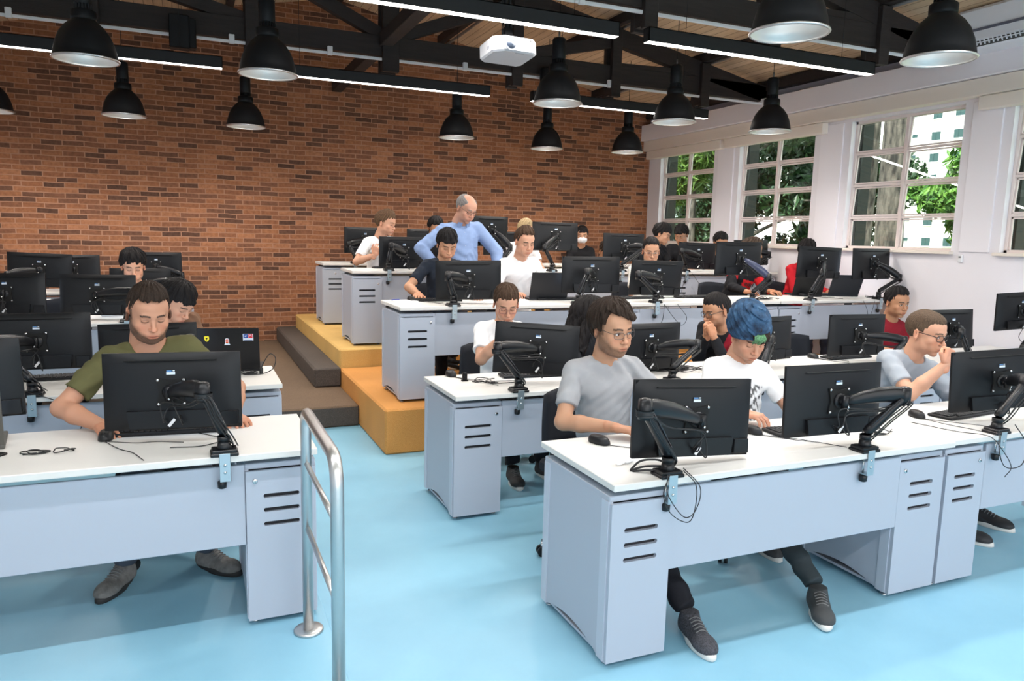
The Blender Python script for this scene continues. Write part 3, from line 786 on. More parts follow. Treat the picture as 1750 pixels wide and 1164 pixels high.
# window wall: openings in y, sill 1.61, head 3.0
WIN = [(8.78, 10.10), (6.92, 8.25), (5.05, 6.39), (3.22, 4.57), (1.40, 2.74)]
SILL, HEAD = 1.61, 3.02
mb = MB(); T = .22
mb.box((XW+T/2, (YB+YF)/2, SILL/2), (T, YB-YF, SILL)); mb.box((XW+T/2, (YB+YF)/2, (HEAD+3.80)/2), (T, YB-YF, 3.80-HEAD))
edges = [YB]+[v for w in [(b_, a) for a, b_ in WIN] for v in w]+[YF]
for i in range(0, len(edges), 2): mb.box((XW+T/2, (edges[i]+edges[i+1])/2, (SILL+HEAD)/2), (T, edges[i]-edges[i+1], HEAD-SILL))
struct('wall_right', mb, M_WALL)
# engaged piers between the windows
for i, (a, b_) in enumerate(((6.39, 6.92), (8.25, 8.78), (4.57, 5.05), (2.74, 3.22))):
    mb = MB(); mb.box((XW-.0, (a+b_)/2, (SILL+HEAD)/2), (.035, (b_-a)*.62, HEAD-SILL), bev=.004); struct('trim_%d' % (10+i), mb, M_WHITEP)
# long beam and curtain box above the windows
mb = MB(); mb.box((XW-.09, (YB+YF)/2, 3.33), (.18, YB-YF, .24), bev=.004); struct('trim_20', mb, M_WHITEP)
mb = MB(); mb.box((XW-.065, (YB+YF)/2, 3.128), (.13, YB-YF, .155), bev=.004); struct('trim_21', mb, M_CREAM)
mb = MB(); mb.box((XW-.03, (YB+YF)/2, 3.205), (.06, YB-YF-.01, .02)); struct('trim_22', mb, M_CREAM)
mb = MB(); mb.box((XW-.004, (YB+YF)/2, 3.62), (.02, YB-YF, .34)); struct('trim_23', mb, mat('upper_wall', srgb(186, 184, 196), .8))
# roller blind cassettes
for i, (a, b_) in enumerate(((8.55, 10.38), (6.72, 8.48), (2.9, 4.86))):
    mb = MB(); mb.box((XW-.055, (a+b_)/2, 2.985), (.09, b_-a, .125), bev=.008)
    o = mb.build('roller_blind', M_CREAM)
    tag(o, ['cream roller blind cassette above the window next to the brick wall', 'cream roller blind cassette above the second window from the brick wall', 'cream roller blind cassette above the rightmost window, cut off by the frame'][i], 'blind', 'rolled up blinds')
    if i == 1: o2 = MB(); o2.cyl((XW-.06, 8.50, 2.90), (XW-.06, 8.50, 3.0), .016); 
# windows
def glass_mat():
    m, nt, b, N, L = nodes_mat('window_glass'); nt.nodes.remove(b); out = nt.nodes['Material Output']
    t = N('ShaderNodeBsdfTransparent'); t.inputs[0].default_value = (.93, .97, .95, 1); g = N('ShaderNodeBsdfGlossy'); g.inputs['Roughness'].default_value = .02
    mx = N('ShaderNodeMixShader'); mx.inputs[0].default_value = .05; L(t.outputs[0], mx.inputs[1]); L(g.outputs[0], mx.inputs[2]); L(mx.outputs[0], out.inputs['Surface']); return m
M_GLASS = glass_mat()
rows = [SILL, 1.955, 2.31, 2.66, HEAD]
for wi, (a, b_) in enumerate(WIN[:4]):
    fx = XW+.085; mb = MB()
    mb.box((fx, a+.014, (SILL+HEAD)/2), (.04, .028, HEAD-SILL)); mb.box((fx, b_-.014, (SILL+HEAD)/2), (.04, .028, HEAD-SILL))
    mb.box((fx, (a+b_)/2, SILL+.014), (.04, b_-a, .028)); mb.box((fx, (a+b_)/2, HEAD-.014), (.04, b_-a, .028))
    mid = (a+b_)/2; mb.box((fx, mid, (SILL+HEAD)/2), (.05, .036, HEAD-SILL))
    for z in rows[1:-1]: mb.box((fx, mid, z), (.036, b_-a, .024))
    w = struct('window_%d' % (wi+1), mb, M_STEELW)
    sl = MB(); sl.box((XW+.02, mid, SILL-.012), (.16, b_-a+.06, .03), bev=.004); so = sl.build('window_sill', M_CREAM, w)
    for ci in (0, 1):
        y0, y1 = (a+.03, mid-.02) if ci == 0 else (mid+.02, b_-.03)
        for ri in range(4):
            z0, z1 = rows[ri]+.016, rows[ri+1]-.016
            tilt = 0 if ri == 0 else R(5)
            g = MB(); Rm = Ry(tilt); c = np.array((fx+.004, (y0+y1)/2, (z0+z1)/2)); hz = (z1-z0)/2; hy = (y1-y0)/2
            for (dy, dz, sy, sz) in ((0, hz-.008, 2*hy, .016), (0, -hz+.008, 2*hy, .016), (hy-.007, 0, .014, 2*hz), (-hy+.007, 0, .014, 2*hz)):
                g.box(c+Rm@np.array((0, dy, dz)), (.016, sy, sz), rot=Rm)
            sash = g.build('sash', M_STEELW, w)
            p = MB(); p.box(c, (.004, 2*hy-.02, 2*hz-.02), rot=Rm); p.build('pane', M_GLASS, sash)
for i, (a, b_) in enumerate(WIN[:4]):  # dark boxes paint the shade on each window's far outer reveal
    mb = MB(); mb.box((XW+.20, b_-.035, (SILL+HEAD)/2), (.16, .05, HEAD-SILL-.01)); struct('trim_%d' % (30+i), mb, mat('reveal_shade', srgb(40, 46, 42), .7))
# wall thermostat
mb = MB(); mb.box((XW-.012, 4.93, 1.545), (.024, .045, .075), bev=.006); mb.box((XW-.026, 4.93, 1.56), (.006, .02, .012), mat('dark_plastic', (.02, .02, .02, 1), .4))
tag(mb.build('wall_sensor', mat('white_plastic', (.75, .75, .76, 1), .35)), 'small white sensor on the wall between the windows', 'sensor')
# ---------------------------------------------------------------- roof timbers
def rafter(mb, x0, x1, y, t=.10, d=.19, off=.0):
    z0, z1 = roofz(x0)-off, roofz(x1)-off
    V = []
    for yy in (y-t/2, y+t/2): V += [(x0, yy, z0-d), (x1, yy, z1-d), (x1, yy, z1), (x0, yy, z0)]
    mb.add(V, [(0, 1, 2, 3), (7, 6, 5, 4), (0, 4, 5, 1), (1, 5, 6, 2), (2, 6, 7, 3), (3, 7, 4, 0)])
POST = [1.925-1.32*2, 1.925-1.32, 1.925, 3.32, 4.55, 5.80]
def truss(y, label):
    root = empty('roof_truss', (1.875, y, 3.4), 0, label, 'roof truss', 'dark roof trusses'); L = -np.array(root.location)
    L = (-1.875, -y, -3.4)
    def part(nm, mb): mb.build(nm, M_DARKW, root, L)
    mb = MB(); mb.box(((XL+XW)/2, y, 3.525), (XW-XL, .10, .20), bev=.006); part('tie_beam', mb)
    mb = MB(); rafter(mb, XL, 1.875, y, off=.10); part('rafter', mb)
    mb = MB(); rafter(mb, 1.875, XW, y, off=.10); part('rafter', mb)
    for i, px in enumerate(POST):
        w = .17 if i == 2 else .12; mb = MB(); zt = roofz(px)-.12
        mb.box((px, y-.075, (3.27+zt)/2), (w, .06, zt-3.27), bev=.004)
        mb.box((px, y+.075, (3.27+zt)/2), (w, .06, zt-3.27), bev=.004)
        mb.box((px, y, 3.36), (w*.9, .1, .14)); part('post', mb)
    for a, b_ in ((2, 1), (2, 3), (3, 4), (4, 5), (1, 0)):
        xa, xb = POST[a], POST[b_]; za, zb = 3.60, roofz(xb)-.26
        mb = MB(); d = np.array((xb-xa, 0, zb-za)); Ln = np.linalg.norm(d); ang = math.atan2(zb-za, xb-xa)
        mb.box(((xa+xb)/2, y, (za+zb)/2), (Ln, .09, .12), rot=Ry(-ang), bev=.004); part('brace', mb)
    return root
truss(7.75, 'dark timber roof truss nearer the brick wall, behind the projector')
truss(5.20, 'dark timber roof truss nearer the camera, cut off by the top of the frame')
PUR = [(1.875, 'ridge of the ceiling'), (3.32, 'purlin right of the ridge'), (4.55, 'second purlin right of the ridge'), (5.80, 'purlin near the window wall'), (.55, 'purlin left of the ridge'), (-.72, 'second purlin left of the ridge')]
for x, nm in PUR:
    mb = MB(); mb.box((x, (YB+YF)/2, roofz(x)-.055), (.08, YB-YF, .11), bev=.004); mb.build('roof_purlin', M_DARKW)
    tag(bpy.context.scene.collection.objects[-1], 'long dark timber %s under the ceiling boards' % nm, 'purlin', 'timbers under the ceiling boards')
for x, z, nm in ((1.88, 3.58, 'dark timber linking the trusses under the middle of the roof'),):
    mb = MB(); mb.box((x, (5.2+YB)/2, z), (.13, YB-5.2, .13), bev=.006); tag(mb.build('tie_timber', M_DARKW), nm, 'timber')
# wall plates (dark) where roof meets window wall
mb = MB(); mb.box((XW-.05, (YB+YF)/2, roofz(XW)-.06), (.12, YB-YF, .12)); struct('trim_24', mb, M_DARKW)
# conduits along the trusses
for y, lb in ((7.69, 'thin white conduit under the far roof truss'), (5.14, 'thin white conduit under the near roof truss')):
    root = empty('conduit', (1.875, y, 3.39), 0, lb, 'conduit', 'white cable conduits')
    mb = MB(); mb.box((0, 0, 0), (XW-XL-.04, .022, .028), bev=.005); mb.build('pipe', M_COND, root)
    for x in (-3.2, -1.45, -.55, .85, 2.6, 3.9):
        mb = MB(); mb.box((x, -.012, .02), (.05, .03, .085), bev=.005); mb.build('junction_box', M_COND, root)
# conduit pipes running with the purlins
for x in (3.42, 4.65, 5.90):
    mb = MB(); mb.cyl((x, YF, roofz(x)-.08), (x, YB, roofz(x)-.08), .018, n=8)
    tag(mb.build('conduit_pipe', mat('conduit_grey', srgb(150, 148, 146), .5)), {3.42: 'grey conduit pipe beside the first purlin right of the ridge', 4.65: 'grey conduit pipe beside the second purlin right of the ridge', 5.90: 'grey conduit pipe beside the purlin near the window wall'}[x], 'conduit', 'grey conduit pipes under the ceiling')

# ---------------------------------------------------------------- lamps
M_BLK = mat('black_lamp', (.007, .0075, .009, 1), .5, spec=.22)
M_REFL = mat('lamp_reflector', (.62, .62, .60, 1), .34, .55)
M_LED = mat('led_strip', (1, 1, 1, 1), .5, emis=(1, .93, .86, 1), estr=4.5)
M_BULB = mat('lamp_bulb', (1, 1, 1, 1), .5, emis=(1, .96, .92, 1), estr=3.5)
def pendant_proto():
    root = empty('pendant_lamp', (0, 0, 0))
    prof = [(.205, 0), (.212, .004), (.213, .010), (.205, .016), (.198, .06), (.184, .115), (.160, .175), (.125, .225), (.088, .258), (.080, .268)]
    mb = MB(); mb.lathe(prof, M_BLK, 40, cap=False); mb.build('shade', M_BLK, root)
    inn = [(r-.006, z+.002) for r, z in prof[2:]]; inn = [(.2045, .003)]+inn+[(.001, .262)]
    mb = MB(); mb.lathe(inn[::-1], M_REFL, 40, cap=False); mb.build('reflector', M_REFL, root)
    mb = MB(); mb.lathe([(.213, .012), (.216, .006), (.213, 0), (.206, -.002), (.203, .003)], None, 40, cap=False); mb.build('rim', mat('rim_metal', (.55, .55, .56, 1), .3, .9), root)
    mb = MB(); mb.lathe([(.080, .262), (.082, .285), (.082, .325), (.074, .333), (.060, .335)], None, 24)
    for k in range(16):
        a = k*math.pi/8; mb.box((.052*math.cos(a), .052*math.sin(a), .352), (.010, .010, .05))
    mb.lathe([(.044, .33), (.044, .37)], None, 16, cap=False)
    mb.lathe([(.055, .37), (.058, .375), (.058, .53), (.050, .545), (.012, .548)], None, 24)
    mb.build('lamp_holder', M_BLK, root)
    mb = MB(); mb.sphere((0, 0, .14), .042, None, 16, (1, 1, 1.5)); mb.build('bulb', M_BULB, root)
    return root
proto = pendant_proto()
PEND = [(-.62, 6.15, 'large black dome pendant lamp at top left above the olive shirt man', 0), (.58, 6.0, 'black dome pendant lamp hanging in front of a truss post left of the projector', 0),
        (-.58, 8.96, 'small far black pendant lamp second from the left against the brick wall', 0), (.63, 9.1, 'far black pendant lamp below the one beside the truss post', 0),
        (2.97, 8.64, 'far black pendant lamp under the right end of the middle light bar', 0), (2.97, 5.97, 'black dome pendant lamp just right of the white projector', 0),
        (4.35, 9.02, 'small far pendant lamp directly below the one beside the projector', 0), (5.42, 8.76, 'small far pendant lamp nearest the brick wall and window corner', 0),
        (4.42, 6.30, 'black dome pendant lamp left of the one above the second window', 0), (5.62, 6.29, 'black dome pendant lamp hanging in front of the cream beam above the second window', 0),
        (3.08, 3.35, 'largest black pendant lamp cut by the top of the frame', 0), (4.30, 3.37, 'large black pendant lamp beside the air conditioner', 0),
        (-1.83, 9.35, 'black pendant lamp cut off by the left edge of the frame', 0)]
for i, (x, y, lb, _) in enumerate(PEND):
    o = proto if i == 0 else copy_tree(proto)
    o.location = (x, y, 2.80); tag(o, lb, 'pendant lamp', 'black pendant lamps'); o.rotation_euler = (0, 0, i*.7)
    mb = MB(); mb.cyl((0, 0, .54), (0, 0, roofz(x)-2.80-.01), .0035, n=6); mb.build('cord', M_BLK, o)
    mb = MB(); mb.cyl((0, 0, .545), (0, 0, .60), .008, n=8); mb.build('cord_grip', mat('rim_metal', (.55, .55, .56, 1), .3, .9), o)
    ld = bpy.data.lights.new('pendant_glow', 'SPOT'); ld.energy = 16; ld.spot_size = R(150); ld.spot_blend = .9; ld.color = (1, .94, .88); ld.shadow_soft_size = .05
    lo = bpy.data.objects.new('pendant_glow', ld); COL.objects.link(lo); lo.parent = o; lo.location = (0, 0, .06)
for x0, x1, y, lb in ((.62, 2.89, 4.88, 'black linear LED light bar behind the projector mount, top centre'), (3.14, 5.42, 4.88, 'black linear LED light bar at upper right in front of the ceiling boards'),
                      (-1.95, .33, 7.5, 'black linear LED light bar at upper left against the bricks'), (.66, 2.93, 7.5, 'black linear LED light bar left of the projector against the bricks'),
                      (3.42, 5.72, 7.5, 'far black linear LED light bar reaching the window wall'),
                      (-1.9, .38, 2.26, 'added black linear LED light bar over the front left desk'), (.62, 2.89, 2.26, 'added black linear LED light bar over the aisle end of the front right desk'), (3.14, 5.42, 2.26, 'added black linear LED light bar over the front right desks'),  # bars from here on are out of view, added to light floor and desks
                      (-1.9, .38, -.36, 'added black linear LED light bar over the open floor by the left wall'), (.62, 2.89, -.36, 'added black linear LED light bar over the open floor in the middle'), (3.14, 5.42, -.36, 'added black linear LED light bar over the open floor by the windows'),
                      (-1.9, .38, -3.0, 'added black linear LED light bar at the rear of the room, inner end'), (.62, 2.89, -3.0, 'added black linear LED light bar at the rear of the room, middle'), (3.14, 5.42, -3.0, 'added black linear LED light bar at the rear of the room by the windows')):
    root = empty('linear_light', ((x0+x1)/2, y, 3.10), 0, lb, 'light bar', 'linear light bars'); L_ = x1-x0
    mb = MB(); mb.box((0, -.036, .05), (L_, .006, .10)); mb.box((0, .036, .05), (L_, .006, .10)); mb.box((0, 0, .097), (L_, .078, .006))
    for s in (-1, 1): mb.box((s*(L_/2-.003), 0, .05), (.006, .078, .10))
    mb.build('housing', mat('bar_black', (.014, .0145, .016, 1), .6, spec=.25), root)
    mb = MB(); mb.box((0, 0, .001), (L_-.010, .070, .005)); mb.build('diffuser', M_LED, root)
    ad = bpy.data.lights.new('bar_glow', 'AREA'); ad.shape = 'RECTANGLE'; ad.size = L_-.05; ad.size_y = .06; ad.energy = (13 if y < 0 else 12 if y < 3 else 12); ad.color = (.93, .96, 1) if y < 3 else (1, .95, .9)
    ao = bpy.data.objects.new('bar_glow', ad); COL.objects.link(ao); ao.parent = root; ao.location = (0, 0, -.005)
    for s in (-1, 1):
        xx = s*(L_/2-.35); zz = roofz((x0+x1)/2+xx)-3.10-.01; mb = MB(); mb.cyl((xx, 0, .10), (xx, 0, zz), .002, n=5); mb.build('suspension_wire', M_BLK, root)
# projector
root = empty('projector', (2.13, 5.10, 2.965), R(4), 'white ceiling projector with a round lens hanging from a dark mount', 'projector')
root.rotation_euler = (R(-7), 0, R(4)); mb = MB(); w, d, h = .168, .14, .054
V = []; pr = [(-w, -d+.05), (-w+.07, -d), (w-.03, -d), (w, -d+.03), (w, d-.03), (w-.03, d), (-w+.03, d), (-w, d-.03)]
for z, sc in ((-h, .93), (-h+.012, 1), (h-.012, 1), (h, .95)):
    for x, y in pr: V.append((x*sc, y*sc, z))
n = len(pr); F = [(k*n+i, k*n+(i+1) % n, (k+1)*n+(i+1) % n, (k+1)*n+i) for k in range(3) for i in range(n)]+[tuple(range(n-1, -1, -1)), tuple(3*n+i for i in range(n))]
mb.add(V, F); mb.build('casing', mat('projector_white', (.44, .45, .48, 1), .4), root)
mb = MB(); mb.lathe([(.046, 0), (.048, .003), (.046, .006), (.040, .002), (.034, .001)], None, 28, c=(-.046, -d-.004, -.004), rot=Rx(R(90)), cap=False); mb.build('lens_ring', mat('lens_ring', (.45, .5, .6, 1), .3), root)
mb = MB(); mb.lathe([(.036, 0), (.034, .003), (.001, .008)], None, 24, c=(-.046, -d-.005, -.004), rot=Rx(R(90))); mb.build('lens', mat('lens_glass', (.02, .03, .05, 1), .35), root)
mb = MB()
for k in range(9): mb.box((-.10+k*.022, -d-.001, .042), (.014, .004, .012))
m_ = mat('vent_grey', (.25, .26, .3, 1), .5); mb.build('vent', m_, root)
mb = MB(); mb.box((-w-.001, -.03, -.01), (.004, .03, .02)); mb.build('side_port', m_, root)
mb = MB(); mb.box((.03, .02-d, -h-.0005), (.07, .008, .002)); mb.build('name_bar', m_, root)
mb = MB(); mb.box((.11, -d-.001, .036), (.01, .003, .01)); mb.build('sensor_dot', M_BLK, root)
mb = MB(); mb.cyl((0, 0, h), (0, 0, .75), .016, n=10); mb.box((0, 0, h+.05), (.06, .06, .10)); mb.cyl((.03, 0, h), (.035, 0, .9), .012, n=8); mb.cyl((-.025, 0, h), (-.035, 0, .9), .006, n=6)
mb.tube(spline([(-.02, 0, .07), (-.05, -.02, .14), (-.03, 0, .25), (-.035, 0, .5)], 6), .004, None, 5)
for s in (-1, 1): mb.cyl((s*.05, 0, h+.01), (0, 0, h+.12), .006, n=6)
mb.build('mount', M_BLK, root)
# black loudspeakers on the far truss
for x, y, z, lb, rnd in ((0.0, 7.62, 3.40, 'black box loudspeaker fixed to the far truss at upper left', 0), (3.66, 7.60, 3.36, 'black rounded loudspeaker on the far truss behind a pendant lamp', 1)):
    mb = MB()
    if rnd: mb.lathe([(.05, -.12), (.09, -.10), (.095, .10), (.085, .12)], None, 20, c=(x, y, z))
    else: mb.box((x-.02, y, z), (.17, .13, .29), bev=.01); mb.box((x+.085, y+.03, z), (.07, .12, .26), bev=.01)
    tag(mb.build('loudspeaker', M_BLK), lb, 'loudspeaker')
# air conditioner
root = empty('air_conditioner', (6.58, 4.0, 3.42), 0, 'white wall air conditioner cut off at top right', 'air conditioner')
mb = MB(); prof = [(.12, -.02), (-.10, -.02), (-.155, .05), (-.16, .30), (-.13, .33), (.12, .33)]
V = []; n = len(prof)
for y in (-.80, .88):
    for x, z in prof: V.append((x, y, z))
mb.add(V, [tuple(range(n)), tuple(range(2*n-1, n-1, -1))]+[((i+1) % n, i, i+n, (i+1) % n+n) for i in range(n)]); mb.build('casing', mat('ac_white', srgb(224, 226, 232), .35), root)
mb = MB(); mb.box((-.163, .03, .13), (.008, 1.6, .022)); mb.build('seam', mat('ac_seam', srgb(96, 98, 112), .5), root)
mb = MB(); mb.box((-.125, .03, .02), (.02, 1.55, .05), rot=Ry(R(-35))); mb.build('outlet', mat('ac_dark', (.05, .05, .05, 1), .6), root)
mb = MB()
for k in range(40): mb.box((-.148, -.72+k*.038, .02), (.012, .006, .045), rot=Ry(R(-35)))
mb.box((-.155, .03, .018), (.006, 1.55, .008)); mb.build('louvre', mat('ac_white', srgb(224, 226, 232), .35), root)

# handrail (brushed steel) on the left slab
root = empty('handrail', (.40, 2.98, .02), 0, 'brushed steel handrail with round floor flange beside the left desk', 'handrail')
M_ST = mat('brushed_steel', (.62, .61, .60, 1), .34, 1.0, bump=.1, bscale=400)
xr = .40; y1, y0 = 2.96, 2.27; zt = .955
L_ = (-.40, -2.98, -.02)
mb = MB(); P = [(xr, y1, .03), (xr, y1, zt-.06)]+[(xr, y1-.06*(1-math.cos(a)), zt-.06+.06*math.sin(a)) for a in np.linspace(.2, math.pi/2, 6)]
P += [(xr, y0+.09, zt)]+[(xr, y0+.09-.09*math.sin(a), zt-.09+.09*math.cos(a)) for a in np.linspace(.2, math.pi/2, 7)]+[(xr, y0, .03)]
mb.tube(P, .0215, None, 18); mb.build('rail', M_ST, root, L_)
for z in (.74, .47):
    mb = MB(); mb.cyl((xr, y1, z), (xr, y0, z), .0105, n=12); mb.build('mid_bar', M_ST, root, L_)
for y in (y1, y0):
    mb = MB(); mb.lathe([(.058, 0), (.060, .002), (.060, .009), (.056, .013), (.022, .013)], None, 28, c=(xr, y, .02)); mb.build('flange', M_ST, root, L_)

# ================================================================ OUTSIDE
mb = MB(); mb.box((50, 20, -1.3), (86, 160, .2)); g = mb.build('ground', mat('lawn', srgb(96, 120, 60), .9, var=.3, vscale=.7)); g['kind'] = 'structure'
root = empty('apartment_building', (92, 70, -1.2), 0, 'sunlit white apartment block beyond the trees outside the windows', 'building')
L_ = (-92, -70, 1.2)
M_BLD = mat('white_render', srgb(236, 236, 232), .8)
mb = MB(); mb.box((98, 74, 24), (12, 150, 52)); mb.build('wall', M_BLD, root, L_)
pw = MB(); pw.box((0, 0, 0), (.10, 1.25, 1.1)); pw.box((-.06, 0, 0), (.06, .05, 1.1)); pw.box((-.06, 0, -.6), (.14, 1.4, .08), M_BLD)
wp = None; M_PANE = mat('far_pane', srgb(58, 80, 82), .7, spec=.2); nwin = 0
for fl in range(8):
    for k in range(12):
        y = 55.3+k*3.2; z = 2.2+fl*2.8; small = k % 3 == 0
        if wp is None: wp = pw.build('window_pane', M_PANE, root); o = wp
        else: o = wp.copy(); COL.objects.link(o); o.parent = root
        o.location = (91.96-92, y-70, z+1.2+(.3 if small else 0)); o.scale = (1, .6 if small else 1, .42 if small else 1); nwin += 1
mb = MB(); mb.box((30.6, 42.25, 6), (1.1, 1.05, 16)); tag(mb.build('white_column', mat('pale_render', srgb(226, 236, 240), .8)), 'pale tall column seen through the window nearest the bricks', 'column')
# fence
root = empty('iron_fence', (17.5, 14, -1.2), 0, 'thin dark iron railing fence outside the third window', 'fence')
mb = MB()
for k in range(90): mb.cyl((0, -5+k*.14, 0), (0, -5+k*.14, 2.62), .010, n=4)
mb.box((0, 1.2, 2.35), (.02, 12.6, .03)); mb.box((0, 1.2, .3), (.02, 12.6, .03)); mb.build('railings', mat('iron', (.05, .05, .06, 1), .6), root)
def bark():
    m, nt, b, N, L = nodes_mat('bark'); tc = N('ShaderNodeTexCoord'); mp = N('ShaderNodeMapping'); mp.inputs['Scale'].default_value = (1, 1, .25); L(tc.outputs['Object'], mp.inputs['Vector'])
    n = N('ShaderNodeTexNoise'); n.inputs['Scale'].default_value = 16; n.inputs['Detail'].default_value = 8; L(mp.outputs['Vector'], n.inputs['Vector'])
    r = ramp(nt, [(.35, srgb(36, 34, 31)), (.62, srgb(98, 92, 84))]); L(n.outputs['Fac'], r.inputs['Fac']); L(r.outputs['Color'], b.inputs['Base Color'])
    bp = N('ShaderNodeBump'); bp.inputs['Strength'].default_value = 1; bp.inputs['Distance'].default_value = .03; L(n.outputs['Fac'], bp.inputs['Height']); L(bp.outputs['Normal'], b.inputs['Normal']); b.inputs['Roughness'].default_value = .9
    return m
M_BARK = bark()
def leafm(name, c1, c2):
    m, nt, b, N, L = nodes_mat(name); oi = N('ShaderNodeTexCoord'); n = N('ShaderNodeTexNoise'); n.inputs['Scale'].default_value = 9; L(oi.outputs['Object'], n.inputs['Vector'])
    r = ramp(nt, [(.35, c1), (.65, c2)]); L(n.outputs['Fac'], r.inputs['Fac']); L(r.outputs['Color'], b.inputs['Base Color']); b.inputs['Roughness'].default_value = .5
    b.inputs['Transmission Weight'].default_value = 0; return m
M_LEAFD = leafm('leaf_dark', srgb(22, 44, 28), srgb(54, 84, 48)); M_LEAFB = leafm('leaf_bright', srgb(46, 92, 36), srgb(108, 150, 62)); M_LEAFP = leafm('leaf_pine', srgb(54, 86, 32), srgb(98, 126, 50))
def leaves(blobs, n, size, rng, asp=2.2):
    mb_v = []; mb_f = []
    tot = sum(b_[3]**2 for b_ in blobs)
    for (cx, cy, cz, r) in blobs:
        for _ in range(int(n*r*r/tot)):
            d = rng.normal(size=3); d /= np.linalg.norm(d); p = np.array((cx, cy, cz))+d*r*(.35+.65*rng.random())*np.array((1, 1, .8))
            a = rng.normal(size=3); a /= np.linalg.norm(a); b_ = np.cross(a, rng.normal(size=3)); b_ /= np.linalg.norm(b_)
            s = size*(.6+.8*rng.random()); a = a*s*asp/2; b_ = b_*s/2
            o = len(mb_v); c = np.cross(a, b_); c = c/np.linalg.norm(c)*s*.15
            mb_v += [p-a, p-a*.2+b_+c, p+a, p-a*.2-b_+c, ]; mb_f.append((o, o+1, o+2, o+3))
    return mb_v, mb_f
def tree(base, h, r, blobs, label, lm, n=2500, size=.16, seed=1, lean=(0, 0), asp=2.2, branches=True):
    rng = np.random.default_rng(seed); root = empty('tree', base, 0, label, 'tree', 'trees outside the windows')
    mb = MB(); P = [(lean[0]*t*h+.08*math.sin(5*t+seed), lean[1]*t*h+.06*math.cos(4*t+seed), t*h) for t in np.linspace(0, 1, 12)]
    mb.tube(P, r, None, 14, rads=[r*(1.12-.5*t) for t in np.linspace(0, 1, 12)])
    mb.build('trunk', M_BARK, root)
    if branches:
        mb = MB()
        for (x, y, z, rr) in blobs:
            t = min(.95, max(.3, (z-rr*.8)/h)); s = np.array((lean[0]*t*h, lean[1]*t*h, t*h)); e = np.array((x, y, z))
            mb.tube(spline([s, (s+e)/2+np.array((0, 0, .15)), e], 5), r*.2, None, 6, rads=[r*.28, r*.25, r*.22, r*.2, r*.17, r*.15, r*.13, r*.11, r*.09, r*.07, r*.05][:11])
        mb.build('branches', M_BARK, root)
    if n:
        V, F = leaves(blobs, n, size, rng, asp); mb = MB(); mb.add(V, F); mb.build('foliage', lm, root)
    return root
def blobs(rng, n, c, sp, r):
    return [(c[0]+rng.normal()*sp[0], c[1]+rng.normal()*sp[1], c[2]+rng.normal()*sp[2], r*(.7+.6*rng.random())) for _ in range(n)]

rg = np.random.default_rng(5)
tree((9.75, 8.10, -1.2), 8.5, .215, blobs(rg, 7, (1, 2.5, 7.2), (1.2, 1.2, .5), .9), 'thick rough tree trunk in the middle of the third window', M_LEAFD, 1500, .2, 3, (.01, .02))
tree((11.9, 10.5, -1.2), 8, .17, blobs(rg, 4, (0, 1.6, 5.0), (.7, .5, 1.0), .7), 'slim dark trunk just left of the thick trunk', M_LEAFD, 1800, .13, 5, (0, .02))
tree((14, 12.72, -1.2), 7, .15, [], 'thin rough trunk at the left edge of the third window', M_LEAFD, 0, .15, 9, (0, .01), branches=False)
tree((12, 13.95, -1.2), 9, .19, [(.8, 1.2, 4.1, 1.1), (.6, -.6, 4.9, 1.0), (.2, .9, 3.1, .7), (1.5, -1.0, 3.6, .8), (1.2, .2, 2.6, .6), (.8, -1.3, 5.6, 1.0), (.6, 1.4, 5.4, 1.0)], 'broad dark leafed tree filling the second window', M_LEAFD, 15000, .07, 11, (0, .0))
tree((15, 13.6, -1.2), 7, .14, [(0, .5, 3.2, 1.0), (.6, -.2, 4.4, 1.0), (0, .9, 5.2, 1.1), (.3, .2, 2.2, .6)], 'dark leafed tree at the right side of the second window', M_LEAFD, 8000, .075, 13)
tree((12, 16.0, -1.2), 8, .16, [(.2, .2, 3.0, 1.0), (.2, 1.1, 4.2, .9), (-.2, -.4, 4.0, .9), (0, .8, 2.2, .6), (.3, -.3, 1.9, .5)], 'dark leafed tree low in the window nearest the bricks', M_LEAFD, 10000, .065, 17)
tree((9.6, 13.0, -1.2), 8, .10, [(0, .2, 4.3, .55), (.1, -.3, 4.7, .5), (-.1, .6, 4.8, .5), (0, .5, 3.9, .35)], 'feathery bright green tree high in the window nearest the bricks', M_LEAFP, 6000, .05, 19, asp=9)
tree((9.3, 5.6, -1.2), 5.2, .05, [(-.15, 1.15, 3.55, .34), (0, 1.5, 3.45, .30), (-.1, .95, 3.95, .34), (0, 1.75, 3.6, .22), (.1, 1.2, 3.2, .25), (-.1, .8, 3.4, .35), (0, 1.15, 2.95, .12), (0, .7, 4.3, .3)], 'broad leafed branch with bright green leaves in the right half of the third window', M_LEAFB, 2600, .048, 23, (0, .12), asp=3.2)
